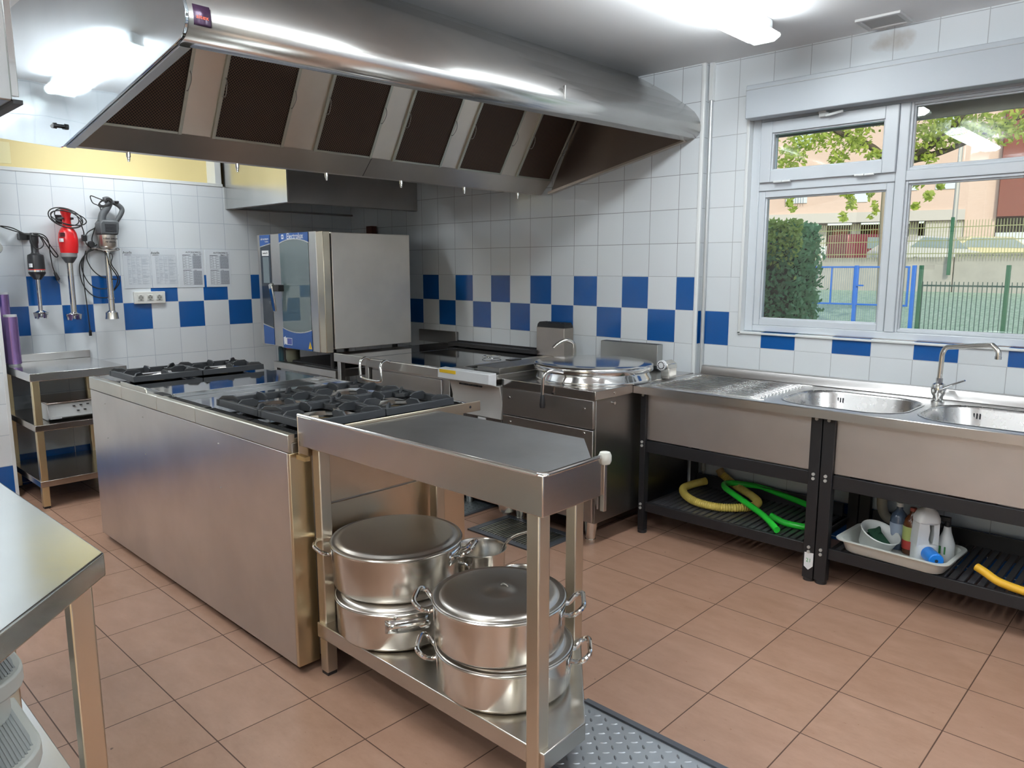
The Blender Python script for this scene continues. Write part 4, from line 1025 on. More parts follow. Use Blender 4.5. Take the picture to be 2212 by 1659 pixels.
# ================================================================== LEFT WORK TABLE
lt = thing('work_table', 'three tier stainless work table against the mixer wall', 'table', (.38,-2.5,0))
LX1, LY0, LY1 = .715, -2.802, -2.252
B().box(.003, LX1, LY0, LY1, .795, .845).build('table_top', steel('steel_left_top', col=(.62,.62,.62), r0=.1, r1=.2, brush=(50,2,50)), lt, bev=.003)
B().box(.003, .022, LY0, LY1, .846, .895).build('splashback', S_Y, lt, bev=.002)
WL = steel('steel_leg_warm', col=(.68,.58,.36), r0=.25, r1=.35, brush=(70,70,1.5))
for x in (.02, LX1-.055):
    for y in (LY0+.012, LY1-.052): 
        l_ = B().box(x, x+.04, y, y+.04, .012, .795).build('leg', WL, lt, bev=.003); B().box(x+.003, x+.037, y+.003, y+.037, 0, .012).build('leg_plug', BLACKP, l_)
for z in (.485, .135): B().box(.015, LX1-.012, LY0+.006, LY1-.006, z, z+.04).build('shelf', steel('steel_lower_shelf%d' % int(z*10), col=(.42,.38,.34), r0=.12, r1=.22, brush=(50,2,50)), lt, bev=.003)
scl = thing('kitchen_scale', 'white kitchen scale with brown steel platter on the middle shelf', 'scale', (.5,-2.5,.525))
b = B().prism([(.60,.525),(.64,.545),(.60,.632),(.30,.632),(.28,.525)], -2.70, -2.32, 1); bd = b.build('scale_body', WHITEP, scl, bev=.006)
b = B().prism([(-2.705,.645),(-2.705,.632),(-2.315,.632),(-2.315,.645)], .26, .63, 0); b.build('platter', steel('steel_platter', col=(.5,.44,.40), r0=.1, r1=.2), scl, bev=.006)
b = B()
for i, (y, z) in enumerate(((-2.56,.606),(-2.52,.608),(-2.48,.61),(-2.54,.576),(-2.50,.578))):
    x = .628 if i < 3 else .634; b.box(x-.01, x+.004 if i < 3 else x+.006, y, y+.012, z, z+.005)
b.build('buttons', INK, bd)
B().prism([(-2.695,.54),(-2.695,.555),(-2.63,.555),(-2.63,.54)], .634, .6405, 0).build('white_label', LABELW, bd)
def roll(name, label, c, z0, z1, r):
    t = thing(name, label, 'film roll', (c[0], c[1], z0), 'film rolls standing on the work table')
    b = B().lathe([(0,z0+.012),(r,z0+.012),(r,z1-.014),(0,z1-.014)], c, 32); b.build('film', PURPLE, t)
    b = B().lathe([(0,z0),(r*.86,z0),(r*.86,z0+.012),(0,z0+.012)], c, 32).lathe([(0,z1-.014),(r*.92,z1-.014),(r*.92,z1),(r*.6,z1),(r*.55,z1-.006),(0,z1-.006)], c, 32); b.build('core', WHITEP, t)
roll('film_roll', 'purple cling film roll standing at the left end of the work table', (.20,-2.755), .846, 1.175, .040)
roll('film_roll', 'taller purple film roll behind the nearer roll on the work table', (.085,-2.765), .846, 1.315, .040)

# ================================================================== HAND BLENDERS ON THE WALL
MX = .085
def guard(b, y, z1, r, h):
    b.lathe([(0,z1),(r*.45,z1),(r,z1-.012),(r*1.04,z1-.018),(r*.98,z1-.018),(r*.4,z1-.006),(0,z1-.006)], (MX,y), 28)
    for k in range(4):
        a = math.pi/4+k*math.pi/2; u = Vector((math.cos(a), math.sin(a))); n = Vector((-u.y, u.x))
        c = Vector((MX, y))
        p = c+u*r*.96; q = c+u*r*1.04
        vv = [(p+n*r*.5, q+n*r*.5, z1-.014), (p-n*r*.5, q-n*r*.5, z1-.014), (p-n*r*.16, q-n*r*.16, z1-h), (p+n*r*.16, q+n*r*.16, z1-h)]
        v0 = [b.bm.verts.new((a_.x,a_.y,z)) for a_, _, z in vv]; v1 = [b.bm.verts.new((c_.x,c_.y,z)) for _, c_, z in vv]
        b.bm.faces.new(v0[::-1]); b.bm.faces.new(v1)
        for i in range(4): b.bm.faces.new((v0[i], v0[(i+1)%4], v1[(i+1)%4], v1[i]))
    b.lathe([(0,z1-.01),(.006,z1-.01),(.012,z1-.03),(.010,z1-h*.85),(0,z1-h*.85)], (MX,y), 12)
def wallp(y, z, x=.03): return (x, y, z)
def cord(t, pts, r=.0036, x=.03, name='cord', closed=False, mt=RUBBER):
    return B().tube([(p[2] if len(p) > 2 else x, p[0], p[1]) for p in pts], r, n=8, smooth=6, closed=closed).build(name, mt, t)
# 1: small black one
h1 = thing('hand_blender', 'small black hand blender with red ring hanging leftmost on the tiles', 'hand blender', (MX,-2.548,1.4), 'hand blenders hung on the wall')
y = -2.550
B().lathe([(.0,1.395),(.022,1.395),(.026,1.402),(.047,1.430),(.050,1.436),(.050,1.446),(0,1.446)], (MX,y), 32).build('lower_collar', BLACKP, h1)
B().lathe([(.0505,1.446),(.0505,1.458)], (MX,y), 32).build('silver_ring', CHROME, h1)
B().lathe([(.0505,1.458),(.0505,1.463)], (MX,y), 32).build('red_ring', REDP, h1)
B().lathe([(0,1.463),(.050,1.463),(.0485,1.54),(.046,1.556),(.026,1.566),(.022,1.575),(.022,1.625),(.026,1.64),(.028,1.68),(.02,1.70),(0,1.702)], (MX,y), 32).build('motor_body', BLACKP, h1)
B().box(.082,.1365,-2.597,-2.585,1.475,1.50).build('rating_label', LABELW, h1)
B().lathe([(0,1.40),(.0135,1.40),(.0125,1.185),(0,1.185)], (MX,y), 18).build('shaft', S_POL, h1)
b = B(); guard(b, y, 1.190, .038, .055); b.build('blade_guard', CHROME, h1)
cord(h1, [(-2.545,1.69,.10),(-2.60,1.695,.08),(-2.66,1.73,.05),(-2.72,1.74,.03),(-2.66,1.715,.05),(-2.60,1.69,.10),(-2.555,1.68,.12),(-2.50,1.67,.12),(-2.45,1.61,.08),(-2.405,1.555,.04),(-2.425,1.55,.04),(-2.475,1.62,.08),(-2.52,1.68,.12),(-2.56,1.695,.13),(-2.50,1.69,.10),(-2.46,1.65,.06),(-2.45,1.56,.04),(-2.44,1.48,.03),(-2.43,1.44,.03)])
cord(h1, [(-2.58,1.69,.13),(-2.58,1.64,.14),(-2.56,1.60,.14),(-2.53,1.60,.14),(-2.51,1.63,.14),(-2.53,1.68,.14)])
b = B().prism([(-2.437,1.442),(-2.423,1.442),(-2.402,1.395),(-2.425,1.385)], .018, .042, 0); pl1 = b.build('plug', BLACKP, h1, bev=.004)
B().cyl((.03,-2.418,1.388), (.03,-2.410,1.365), .0022, n=8).cyl((.03,-2.405,1.392), (.03,-2.396,1.370), .0022, n=8).build('plug_pins', CHROME, pl1)
B().box(.0, .06, -2.625, -2.56, 1.655, 1.70).build('wall_bracket', BLACKP, h1, bev=.004)
# 2: red one
h2_ = thing('hand_blender', 'red bodied hand blender with coiled black cord hanging in the middle', 'hand blender', (MX,-2.35,1.6), 'hand blenders hung on the wall')
y = -2.350
B().lathe([(0,1.505),(.022,1.505),(.028,1.512),(.046,1.54),(.049,1.548),(0,1.548)], (MX,y), 36).build('lower_collar', GREYP, h2_)
B().lathe([(.0495,1.546),(.0515,1.572),(.048,1.572)], (MX,y), 36).build('grey_ring', mat('ring_grey', (.25,.25,.25), .35), h2_)
B().lathe([(0,1.572),(.052,1.572),(.058,1.62),(.060,1.66),(.054,1.705),(.040,1.735),(.028,1.750),(.026,1.79),(.026,1.82),(.034,1.845),(.032,1.862),(.018,1.870),(0,1.871)], (MX,y+.004), 40).build('motor_body', REDP, h2_)
B().box(.10, .141, -2.405, -2.390, 1.645, 1.668).build('rating_label', LABELW, h2_)
b = B()
for z in (1.682,1.692,1.702): b.box(.10,.1385,-2.403,-2.378,z,z+.004)
b.build('vent_slots', INK, h2_)
B().lathe([(0,1.51),(.0185,1.51),(.0185,1.165),(0,1.165)], (MX,y), 20).build('shaft', S_POL, h2_)
b = B(); guard(b, y-.002, 1.170, .042, .055); b.build('blade_guard', CHROME, h2_)
rr = random.Random(5)
for k in range(4):
    cy, cz = -2.36+rr.uniform(-.02,.015), 1.80+rr.uniform(-.012,.012); ry, rz = .085+rr.uniform(-.02,.02), .052+rr.uniform(-.012,.012)
    pts = [(cy+ry*math.cos(a), cz+rz*math.sin(a)-.0*a+.02*math.cos(a)*-1, .115+.012*k+.02*math.cos(a*1)) for a in [i*math.pi/6 for i in range(12)]]
    cord(h2_, pts, closed=True)
cord(h2_, [(-2.27,1.79,.11),(-2.255,1.765,.08),(-2.235,1.72,.05),(-2.228,1.70,.03)])
b = B().box(.015, .05, -2.245, -2.215, 1.655, 1.70); pl2 = b.build('plug', BLACKP, h2_, bev=.006)
B().cyl((.03,-2.236,1.655), (.03,-2.236,1.635), .0025, n=8).cyl((.03,-2.224,1.655), (.03,-2.224,1.635), .0025, n=8).build('plug_pins', CHROME, pl2)
b = B().box(.0, .12, -2.385, -2.37, 1.795, 1.81).box(.0, .12, -2.325, -2.31, 1.795, 1.81).box(.0, .01, -2.39, -2.30, 1.77, 1.83); b.build('wall_bracket', BLACKP, h2_, bev=.003)
LEGS_ = mat('satin_drum', (.66,.62,.56), .3, 1)
# 3: large one
h3 = thing('hand_blender', 'large grey and steel hand blender with looped handle hanging nearest the papers', 'hand blender', (MX,-2.1,1.6), 'hand blenders hung on the wall')
y = -2.097
B().prism([(-2.155,1.700),(-2.038,1.700),(-2.030,1.745),(-2.028,1.795),(-2.055,1.803),(-2.140,1.803),(-2.157,1.780)], .03, .14, 0).build('motor_head', GREYP, h3, bev=.012, seg=3)
b = B()
for i in range(6): b.box(.1395, .1425, -2.125, -2.050, 1.722+i*.0095, 1.7265+i*.0095)
b.build('vent_slots', INK, h3)
b = B().tube([(MX,-2.125,1.795),(MX,-2.115,1.84),(MX,-2.085,1.885),(MX,-2.065,1.925),(MX,-2.075,1.945),(MX,-2.10,1.94)], lambda t: .026-.006*t, n=16)
b.build('main_grip', GREYP, h3)
b = B().tube([(MX,-2.065,1.93),(MX,-2.035,1.925),(MX,-2.0,1.905),(MX,-1.985,1.88),(MX,-1.995,1.85),(MX,-2.02,1.81),(MX,-2.035,1.785)], lambda t: .014+.003*math.sin(3*t), n=12); b.build('loop_grip', GREYP, h3)
B().box(.08,.11,-2.035,-2.008,1.925,1.938).build('switch', BLACKP, h3, bev=.003)
b = B().lathe([(0,1.60),(.036,1.60),(.053,1.615),(.059,1.625),(.059,1.700),(0,1.700)], (MX,y), 44); mb = b.build('motor_drum', LEGS_, h3)
text('robot coupe', .022, 'drum_lettering', INK, mb, frameM((MX+.0605,y,1.675), (0,1,0), (0,0,1)), extrude=.001, sx=.85)
text('MP 450 XL', .015, 'drum_lettering', INK, mb, frameM((MX+.0605,y,1.650), (0,1,0), (0,0,1)), extrude=.001)
b = B().tube([(.03,-2.15,1.615),(.09,-2.165,1.600),(.15,-2.10,1.590),(.13,-2.04,1.598),(.06,-2.025,1.612)], .003, n=8); b.build('wire_hook', WIRE, h3)
B().lathe([(0,1.60),(.0205,1.60),(.0205,1.262),(.023,1.262),(.023,1.252),(.0205,1.250),(.0205,1.165),(0,1.165)], (MX,y-.008), 22).build('shaft', S_POL, h3)
b = B(); 
b.lathe([(0,1.175),(.02,1.172),(.040,1.158),(.042,1.130),(.045,1.112),(.042,1.112),(.038,1.130),(.036,1.155),(0,1.165)], (MX,y-.012), 30); b.build('blade_guard', S_POT, h3)
B().box(.0, .04, -2.19, -2.02, 1.60, 1.612).build('wall_bracket', WIRE, h3, bev=.003)
for k in range(3):
    pts = [(-2.10+.035*math.cos(a)+.004*k, 1.915+.022*math.sin(a)+.012*math.cos(a)+.006*k, .10+.02*math.cos(a)) for a in [i*math.pi/5 for i in range(10)]]
    cord(h3, pts, closed=True)
cord(h3, [(-2.09,1.93,.11),(-2.14,1.95,.09),(-2.175,1.965,.06),(-2.165,1.92,.06),(-2.13,1.895,.08),(-2.125,1.85,.08),(-2.145,1.78,.04),(-2.165,1.72,.03),(-2.18,1.67,.03),(-2.17,1.625,.03),(-2.15,1.635,.03)])
B().cyl((.02,-2.19,1.635), (.05,-2.19,1.635), .022, n=18).build('angled_plug', BLACKP, h3, bev=.004)
cord(h3, [(-2.228,1.68),(-2.20,1.72),(-2.15,1.75)])
cord(h3, [(-2.225,1.66),(-2.21,1.625),(-2.17,1.60),(-2.14,1.598),(-2.19,1.60),(-2.235,1.56),(-2.27,1.50),(-2.275,1.42),(-2.255,1.34),(-2.20,1.275),(-2.13,1.26),(-2.095,1.27,.05)])
cord(h3, [(-2.17,1.60),(-2.225,1.57),(-2.26,1.50),(-2.25,1.42),(-2.21,1.35),(-2.15,1.325),(-2.10,1.33,.05)])
cord(h3, [(-2.21,1.59),(-2.225,1.54),(-2.20,1.47),(-2.155,1.42),(-2.11,1.40,.05),(-2.07,1.39,.12)])
cord(h3, [(-2.15,1.60,.03),(-2.125,1.57,.12),(-2.115,1.50,.13),(-2.085,1.45,.12),(-2.055,1.40,.10),(-2.06,1.35,.08),(-2.075,1.31,.06),(-2.045,1.37,.10),(-2.06,1.43,.12),(-2.10,1.50,.13),(-2.085,1.56,.12),(-2.11,1.60,.05)])
cord(h3, [(-2.225,1.59),(-2.25,1.50),(-2.255,1.38),(-2.25,1.25),(-2.245,1.13),(-2.242,1.03)])
B().cyl((.02,-2.242,1.03), (.05,-2.242,1.03), .006, n=10).box(.02,.035,-2.25,-2.234,.995,1.03).build('cord_end', BLACKP, h3)

# ================================================================== PAPERS, SOCKETS
PAPER = mat('laminated_paper', (.74,.78,.82), .12, 0, Coat_Weight=.6)
PAPER2 = mat('glossy_wallet', (.72,.76,.80), .08, 0, Coat_Weight=1.0); bump(PAPER2, noise(PAPER2, pos(PAPER2, (1,2,1)), 14, 3), .5, .004)
PRINT = mat('faded_print', (.12,.13,.16), .5); PRINT2 = mat('light_print', (.38,.42,.48), .4); SHADE = mat('shaded_column', (.46,.49,.54), .4)
rp = random.Random(11)
def paper(label, y0, y1, z0, z1, kind):
    t = thing('laminated_sheet', label, 'paper', (.003, (y0+y1)/2, (z0+z1)/2), 'laminated sheets taped to the tiles')
    B().box(.001, .0035, y0, y1, z0, z1).build('sheet', PAPER if kind > 1 else PAPER2, t)
    m = PRINT if kind > 1 else PRINT2
    b = B(); w = y1-y0; h = z1-z0
    X0, X1 = .0036, .0042
    def blk(ya, yb, za, zb): b.box(X0, X1, y0+ya*w, y0+yb*w, z0+za*h, z0+zb*h)
    if kind > 1:
        secs = ((.50,.84),(.07,.44))
        for za, zb in secs:
            n = 5 if za > .4 else 6
            for k in range(n+1): blk(.18,.42,za+(zb-za)*k/n,za+(zb-za)*k/n+.004)
            for c in (.18,.30,.42,.92): blk(c,c+.006,za,zb)
            blk(.18,.92,za,za+.004)
            blk(.18,.50,zb+.008,zb+.020); blk(.62,.72,zb+.008,zb+.018)
            for k in range(n):
                zz = za+(zb-za)*(k+.5)/n; blk(.20,.27,zz,zz+.009); blk(.44,.53,zz+.01,zz+.018)
            q = int((zb-za)*70)
            for k in range(q):
                zz = za+(zb-za)*(k+.3)/q; a = .60
                while a < .88:
                    l = rp.uniform(.03,.09); blk(a, min(a+l,.91), zz, zz+.0045); a += l+rp.uniform(.008,.02)
    else:
        for k in range(9): blk(.16,.95,.10+k*.088,.1035+k*.088)
        for c in (.16,.30,.48,.66,.95): blk(c,c+.006,.10,.81)
        for k in range(46):
            zz = .105+k*.0155
            for a, e in ((.18,.28),(.32,.46),(.50,.64),(.68,.93)):
                if rp.random() < .6:
                    l = rp.uniform(.4,1)*(e-a); blk(a, a+l, zz, zz+.005)
        blk(.16,.93,.835,.843)
    b.build('printed_table', m, t)
    if kind > 1:
        o = B().box(.0035,.0039, y0+.56*w, y0+.92*w, z0+.50*h, z0+.84*h).box(.0035,.0039, y0+.56*w, y0+.92*w, z0+.07*h, z0+.44*h); o.build('shaded_column', SHADE, t)
        text('AUTONOMICO', .017, 'heading', INK, t, frameM((.0042, y0+.62*w, z1-.022), (0,1,0), (0,0,1)), extrude=.0003)
        text('Menu - 07', .016, 'heading', INK, t, frameM((.0042, y0+.78*w, z1-.038), (0,1,0), (0,0,1)), extrude=.0003)
    else:
        text('Asada', .026, 'handwriting', INK, t, frameM((.0042, y0+.17*w, z1-.03), (0,1,.05), (0,-.05,1)), extrude=.0003)
        B().box(X0, X1, y0+.06*w, y0+.30*w, z1-.048, z1-.045).build('underline', INK, t)
    # tape
    return t
paper('glossy laminated sheet with handwritten word, leftmost of the four on the tiles', -1.978, -1.782, 1.323, 1.612, 1)
paper('glossy laminated sheet with handwritten word, second from left above the sockets', -1.780, -1.588, 1.323, 1.612, 1)
paper('creased laminated sheet with two printed tables, third from left', -1.580, -1.387, 1.322, 1.612, 2)
paper('flat white laminated sheet with two printed tables nearest the oven', -1.368, -1.165, 1.322, 1.610, 3)
sk = thing('socket_panel', 'white triple wall socket panel below the laminated sheets', 'socket', (.01,-1.815,1.25))
SOCKW = mat('socket_white', (.76,.76,.72), .3); B().box(.0, .022, -1.925, -1.700, 1.208, 1.297).build('socket_plate', SOCKW, sk, bev=.004)
for i in range(3):
    cy = -1.880+i*.0665
    o = B().box(.0215, .027, cy-.021, cy+.021, 1.232, 1.274).build('socket', mat('socket_insert', (.70,.70,.66), .3), sk, bev=.002)
    B().cyl((.0272,cy,1.253), (.0276,cy,1.253), .018, n=28).build('socket_well', mat('socket_well', (.36,.36,.33), .4), o)
    b = B().cyl((.0276,cy-.009,1.253), (.0282,cy-.009,1.253), .003, n=10).cyl((.0276,cy+.009,1.253), (.0282,cy+.009,1.253), .003, n=10).box(.0276,.0282,cy-.004,cy+.004,1.236,1.240).box(.0276,.0282,cy-.004,cy+.004,1.266,1.270)
    b.build('socket_holes', INK, o)

# ================================================================== NEAR LEFT TABLE, STOOL, CUPBOARD
nt_ = thing('steel_table', 'bright stainless table with cut corner in the bottom left foreground', 'table', (3.5,-4.0,0))
S_NT = steel('steel_near_top', col=(.66,.69,.68), r0=.12, r1=.22, brush=(4,4,4), smear=.04)
poly = [(2.6,-3.545),(4.192,-3.512),(4.62,-3.915),(4.62,-4.7),(2.6,-4.7)]
B().prism(poly, .828, .880).build('table_top', S_NT, nt_, bev=.005, seg=3)
WL2 = steel('steel_near_leg', col=(.62,.54,.42), r0=.24, r1=.36, brush=(70,70,1.5))
for x, y in ((4.205,-3.572),(3.47,-3.572),(4.55,-4.6),(2.65,-4.6)):
    l_ = B().box(x-.022, x+.022, y-.022, y+.022, .012, .828).build('leg', WL2, nt_, bev=.004)
    B().box(x-.02, x+.02, y-.02, y+.02, 0, .013).build('leg_plug', BLACKP, l_)
B().prism([(2.63,-3.530),(4.19,-3.530),(4.55,-3.90),(4.55,-4.63),(2.63,-4.63)], .18, .22).build('lower_shelf', steel('steel_near_shelf', col=(.62,.62,.62), r0=.15, r1=.25, brush=(3,3,3)), nt_, bev=.003)
stl = thing('step_stool', 'white plastic step stool with two ribbed grey steps on the shelf bottom left', 'step stool', (3.65,-3.8,.22))
def dshape(x0, x1, yc, hw, n=14):
    pts = [(x0, yc-hw)]
    for i in range(n+1):
        a = -math.pi/2+math.pi*i/n; pts.append((x1-hw*.9+hw*.9*math.cos(a), yc+hw*math.sin(a)))
    pts.append((x0, yc+hw)); return pts
WPL = mat('stool_plastic', (.60,.62,.58), .4); RIB = mat('ribbed_grey', (.42,.45,.45), .6)
for (x0, x1, z, yc, hw) in ((3.40,3.88,.500,-3.745,.155), (3.62,4.00,.345,-3.76,.17)):
    b = B().prism(dshape(x0, x1, yc, hw), z-.045, z); st_ = b.build('step', WPL, stl, bev=.006)
    b = B()
    n = 34
    for i in range(n):
        y = yc-hw*.84+2*hw*.84*i/(n-1); k = math.sqrt(max(0, 1-((y-yc)/(hw*.9))**2)); b.box(x0+.02, x1-hw*.9+hw*.78*k, y-.0022, y+.0022, z, z+.0022)
    b.build('grip_ribs', RIB, st_)
    B().prism(dshape(x0+.02, x1-.02, yc, hw*.88), z+.0002, z+.0009).build('grip_pad', RIB, st_)
for (x0, x1, z, yc, hw) in ((3.40,3.79,.455,-3.745,.135), (3.52,3.94,.30,-3.76,.15)):
    B().prism(dshape(x0, x1, yc, hw), .221, z).build('step_body', WPL, stl, bev=.004)

cbd = thing('wall_cupboard', 'stainless cupboard hanging at the upper left edge above the near table', 'cupboard', (3.6,-3.9,1.9))
B().box(3.1, 4.058, -4.2, -3.565, 1.800, ZC-.002).build('cupboard_body', steel('steel_cupboard', col=(.55,.55,.54), r0=.15, r1=.25, brush=(70,70,1.5)), cbd, bev=.003)
for x in (3.955, 4.0, 4.05): B().box(x-.003, x+.003, -3.565, -3.552, 1.81, ZC-.01).build('folded_edge', CHROME, cbd, bev=.001)
B().box(3.1, 4.060, -3.565, -3.548, 1.795, 1.803).build('bottom_lip', BLACKM, cbd)
B().box(3.1, 3.885, -3.60, -3.575, 1.505, 1.80).build('hanging_panel', steel('steel_hanging', col=(.50,.48,.45), r0=.3, r1=.4), cbd, bev=.003)
b = B().cyl((3.70,-3.59,1.515), (3.84,-3.59,1.515), .010, n=12); rod = b.build('brown_rod', BROWN, cbd)
b = B().lathe([(0,0),(.012,.002),(.015,.015),(.015,.075),(.011,.09),(0,.091)], (0,0), 20); b.xform(Matrix.Translation((3.835,-3.59,1.515)) @ Matrix.Rotation(math.pi/2, 4, 'Y')); b.build('clear_grip', CLEARP, rod)
B().box(3.70, 3.828, -3.595, -3.585, 1.455, 1.500).build('brown_plate', BROWN, cbd)

# ================================================================== SINK UNIT
sk = thing('sink_unit', 'long stainless double bowl sink with drainboard on black frame under the window', 'sink', (4.6,-.3,0))
SX0, SX1, SY0, SY1, SZ = 3.562, 6.9, -.655, .048, .842
bowls = [(4.315, 4.875, -.590, -.095), (4.925, 5.49, -.590, -.095)]
def rrect(x0, x1, y0, y1, r, n=8):
    P = []
    for cx, cy, a0 in ((x1-r,y1-r,0),(x0+r,y1-r,90),(x0+r,y0+r,180),(x1-r,y0+r,270)):
        for i in range(n+1):
            a = math.radians(a0+90*i/n); P.append((cx+r*math.cos(a), cy+r*math.sin(a)))
    return P
b = B(); bm_ = b.bm
outer = [(SX0,SY0),(SX1,SY0),(SX1,SY1-.05),(SX0,SY1-.05)]
from mathutils.geometry import delaunay_2d_cdt
def holed(outer, holes):
    vs = [Vector(p) for p in outer]; ed = [(i,(i+1)%len(outer)) for i in range(len(outer))]
    for h in holes:
        o = len(vs); vs += [Vector(p) for p in h]; ed += [(o+i, o+(i+1)%len(h)) for i in range(len(h))]
    r = delaunay_2d_cdt(vs, ed, [], 0, 1e-6)
    V, F = r[0], r[2]
    out = []
    for f in F:
        c = sum((V[i] for i in f), Vector((0,0)))/len(f)
        def inside(poly):
            k = False
            for i in range(len(poly)):
                a, q = poly[i], poly[(i+1)%len(poly)]
                if (a[1] > c.y) != (q[1] > c.y) and c.x < (q[0]-a[0])*(c.y-a[1])/(q[1]-a[1])+a[0]: k = not k
            return k
        if not any(inside(h) for h in holes): out.append([tuple(V[i]) for i in f])
    return out
holes = [rrect(x0, x1, y0, y1, .16) for x0, x1, y0, y1 in bowls]
cache = {}
def gv(p):
    k = (round(p[0],5), round(p[1],5))
    if k not in cache: cache[k] = bm_.verts.new((p[0], p[1], SZ))
    return cache[k]
for f in holed(outer, holes): bm_.faces.new([gv(p) for p in f])
# front roll, sides
o0 = [gv(p) for p in outer]
for (p, q) in ((outer[0], outer[1]), (outer[3], outer[0]), (outer[1], outer[2])):
    a, c = gv(p), gv(q); d0, d1 = bm_.verts.new((p[0],p[1],SZ-.042)), bm_.verts.new((q[0],q[1],SZ-.042)); bm_.faces.new((a, c, d1, d0))
wt = b.build('worktop', S_SINK, sk, bev=.004, ang=40)
for (x0, x1, y0, y1) in bowls:
    b = B(); prev = None
    for ins, z, r in ((0, SZ+.0015, .16), (-.010, SZ+.0015, .17), (0, SZ+.0005, .16), (.008, SZ-.01, .155), (.018, SZ-.13, .15), (.05, SZ-.165, .12), (.10, SZ-.17, .09)):
        ring = [b.bm.verts.new((p[0], p[1], z)) for p in rrect(x0+ins, x1-ins, y0+ins, y1-ins, r)]
        if prev and ins != 0 or (prev and z < SZ+.001): b.skin(prev, ring)
        prev = ring
    b.bm.faces.new(prev)
    bo = b.build('bowl', steel('steel_bowl%d' % int(x0*10), col=(.58,.57,.56), r0=.22, r1=.32, brush=(3,3,3)), sk, ang=50)
    b = B()
    for i in range(4): b.box(x1-.0245 if False else x0+.03+i*.012+.09, x0+.036+i*.012+.09, y1-.014, y1-.0105, SZ-.055, SZ-.03)
    b.build('overflow_slots', INK, bo)
    B().cyl(((x0+x1)/2,(y0+y1)/2,SZ-.172), ((x0+x1)/2,(y0+y1)/2,SZ-.167), .04, n=24).build('plug_hole', S_DARK, bo)
# drainboard ribs and surround
b = B()
for i in range(13):
    y = -.575+i*.040; b.box(3.66, 4.255, y-.006, y+.006, SZ-.001, SZ+.008)
b.build('drain_ribs', S_POL, sk, bev=.003)
b = B().box(3.63, 4.285, -.612, -.604, SZ-.001, SZ+.003).box(3.63, 3.638, -.604, -.03, SZ-.001, SZ+.003).box(3.638, 4.285, -.03, -.022, SZ-.001, SZ+.003)
b.build('drain_edge', S_POL, sk, bev=.0015)
b = B().prism([(-.002,SZ),(.01,SZ+.02),(.018,SZ+.050),(.046,SZ+.052),(.046,SZ)], SX0+.03, SX1, 0); b.build('backsplash', S_SINK, sk, bev=.004)
AP = steel('steel_sink_apron', col=(.58,.545,.53), r0=.40, r1=.48, brush=(1.5,60,60))
for x0, x1 in ((3.605, 4.512), (4.622, 6.2)):
    B().box(x0, x1, -.578, -.568, .535, .800).build('apron', AP, sk, bev=.002)
FY = -.585
def angle_leg(x0, x1, y0, y1): 
    return B().box(x0, x1, y0, y1, .015, .800)
legs = [(3.575,3.610,FY-.015,FY+.03), (4.512,4.563,FY-.015,FY+.03), (4.568,4.622,FY-.015,FY+.03), (6.2,6.25,FY-.015,FY+.03), (3.575,3.610,-.04,-.005), (4.512,4.563,-.04,-.005), (4.568,4.622,-.04,-.005),(6.2,6.25,-.04,-.005)]
for i, q in enumerate(legs):
    lg_ = angle_leg(*q).build('leg', BLACKM, sk, bev=.002)
    B().cyl(((q[0]+q[1])/2,(q[2]+q[3])/2,0), ((q[0]+q[1])/2,(q[2]+q[3])/2,.016), .026, n=16).build('leg_foot', BLACKP, lg_)
for x0, x1 in ((3.61,4.512),(4.622,6.2)):
    B().box(x0, x1, FY, FY+.02, .465, .530).build('rail', BLACKM, sk, bev=.002)
    B().box(x0, x1, -.03, -.01, .465, .530).build('rail', BLACKM, sk, bev=.002)
    b = B().box(x0, x1, FY, FY+.02, .125, .178).box(x0, x1, -.035, -.015, .125, .178).box(x0, x0+.02, FY+.02, -.035, .13, .172).box(x1-.02, x1, FY+.02, -.035, .13, .172)
    sf = b.build('shelf_frame', BLACKM, sk, bev=.002)
    b = B(); n = int((x1-x0)/.036)
    for i in range(n): b.box(x0+.02+i*.036, x0+.045+i*.036, FY+.02, -.035, .160, .172)
    b.build('shelf_slats', mat('slat_dark', (.05,.05,.055), .35), sf, bev=.002)
    b = B().box(x0+.02, x1-.02, -.055, -.036, .17, .24); b.build('shelf_lip', BLACKM, sf)
for x in (3.592, 4.538, 4.594):
    for z in (.785, .523, .502, .168, .146):
        B().cyl((x,FY-.015,z), (x,FY-.021,z), .0075, n=12).build('bolt', ZINC, sk)
tg = B().prism([(4.520,.072),(4.520,.140),(4.562,.142),(4.562,.078),(4.541,.056)], FY-.0175, FY-.0155, 1).build('inspection_tag', LABELW, sk)
text('21', .026, 'tag_number', mat('green_ink', (.10,.35,.12), .5), tg, frameM((4.541,FY-.018,.103), (1,0,0), (0,0,1)), extrude=.0003)
b = B().box(3.62, 4.5, -.02, .0, .20, .24) if False else None
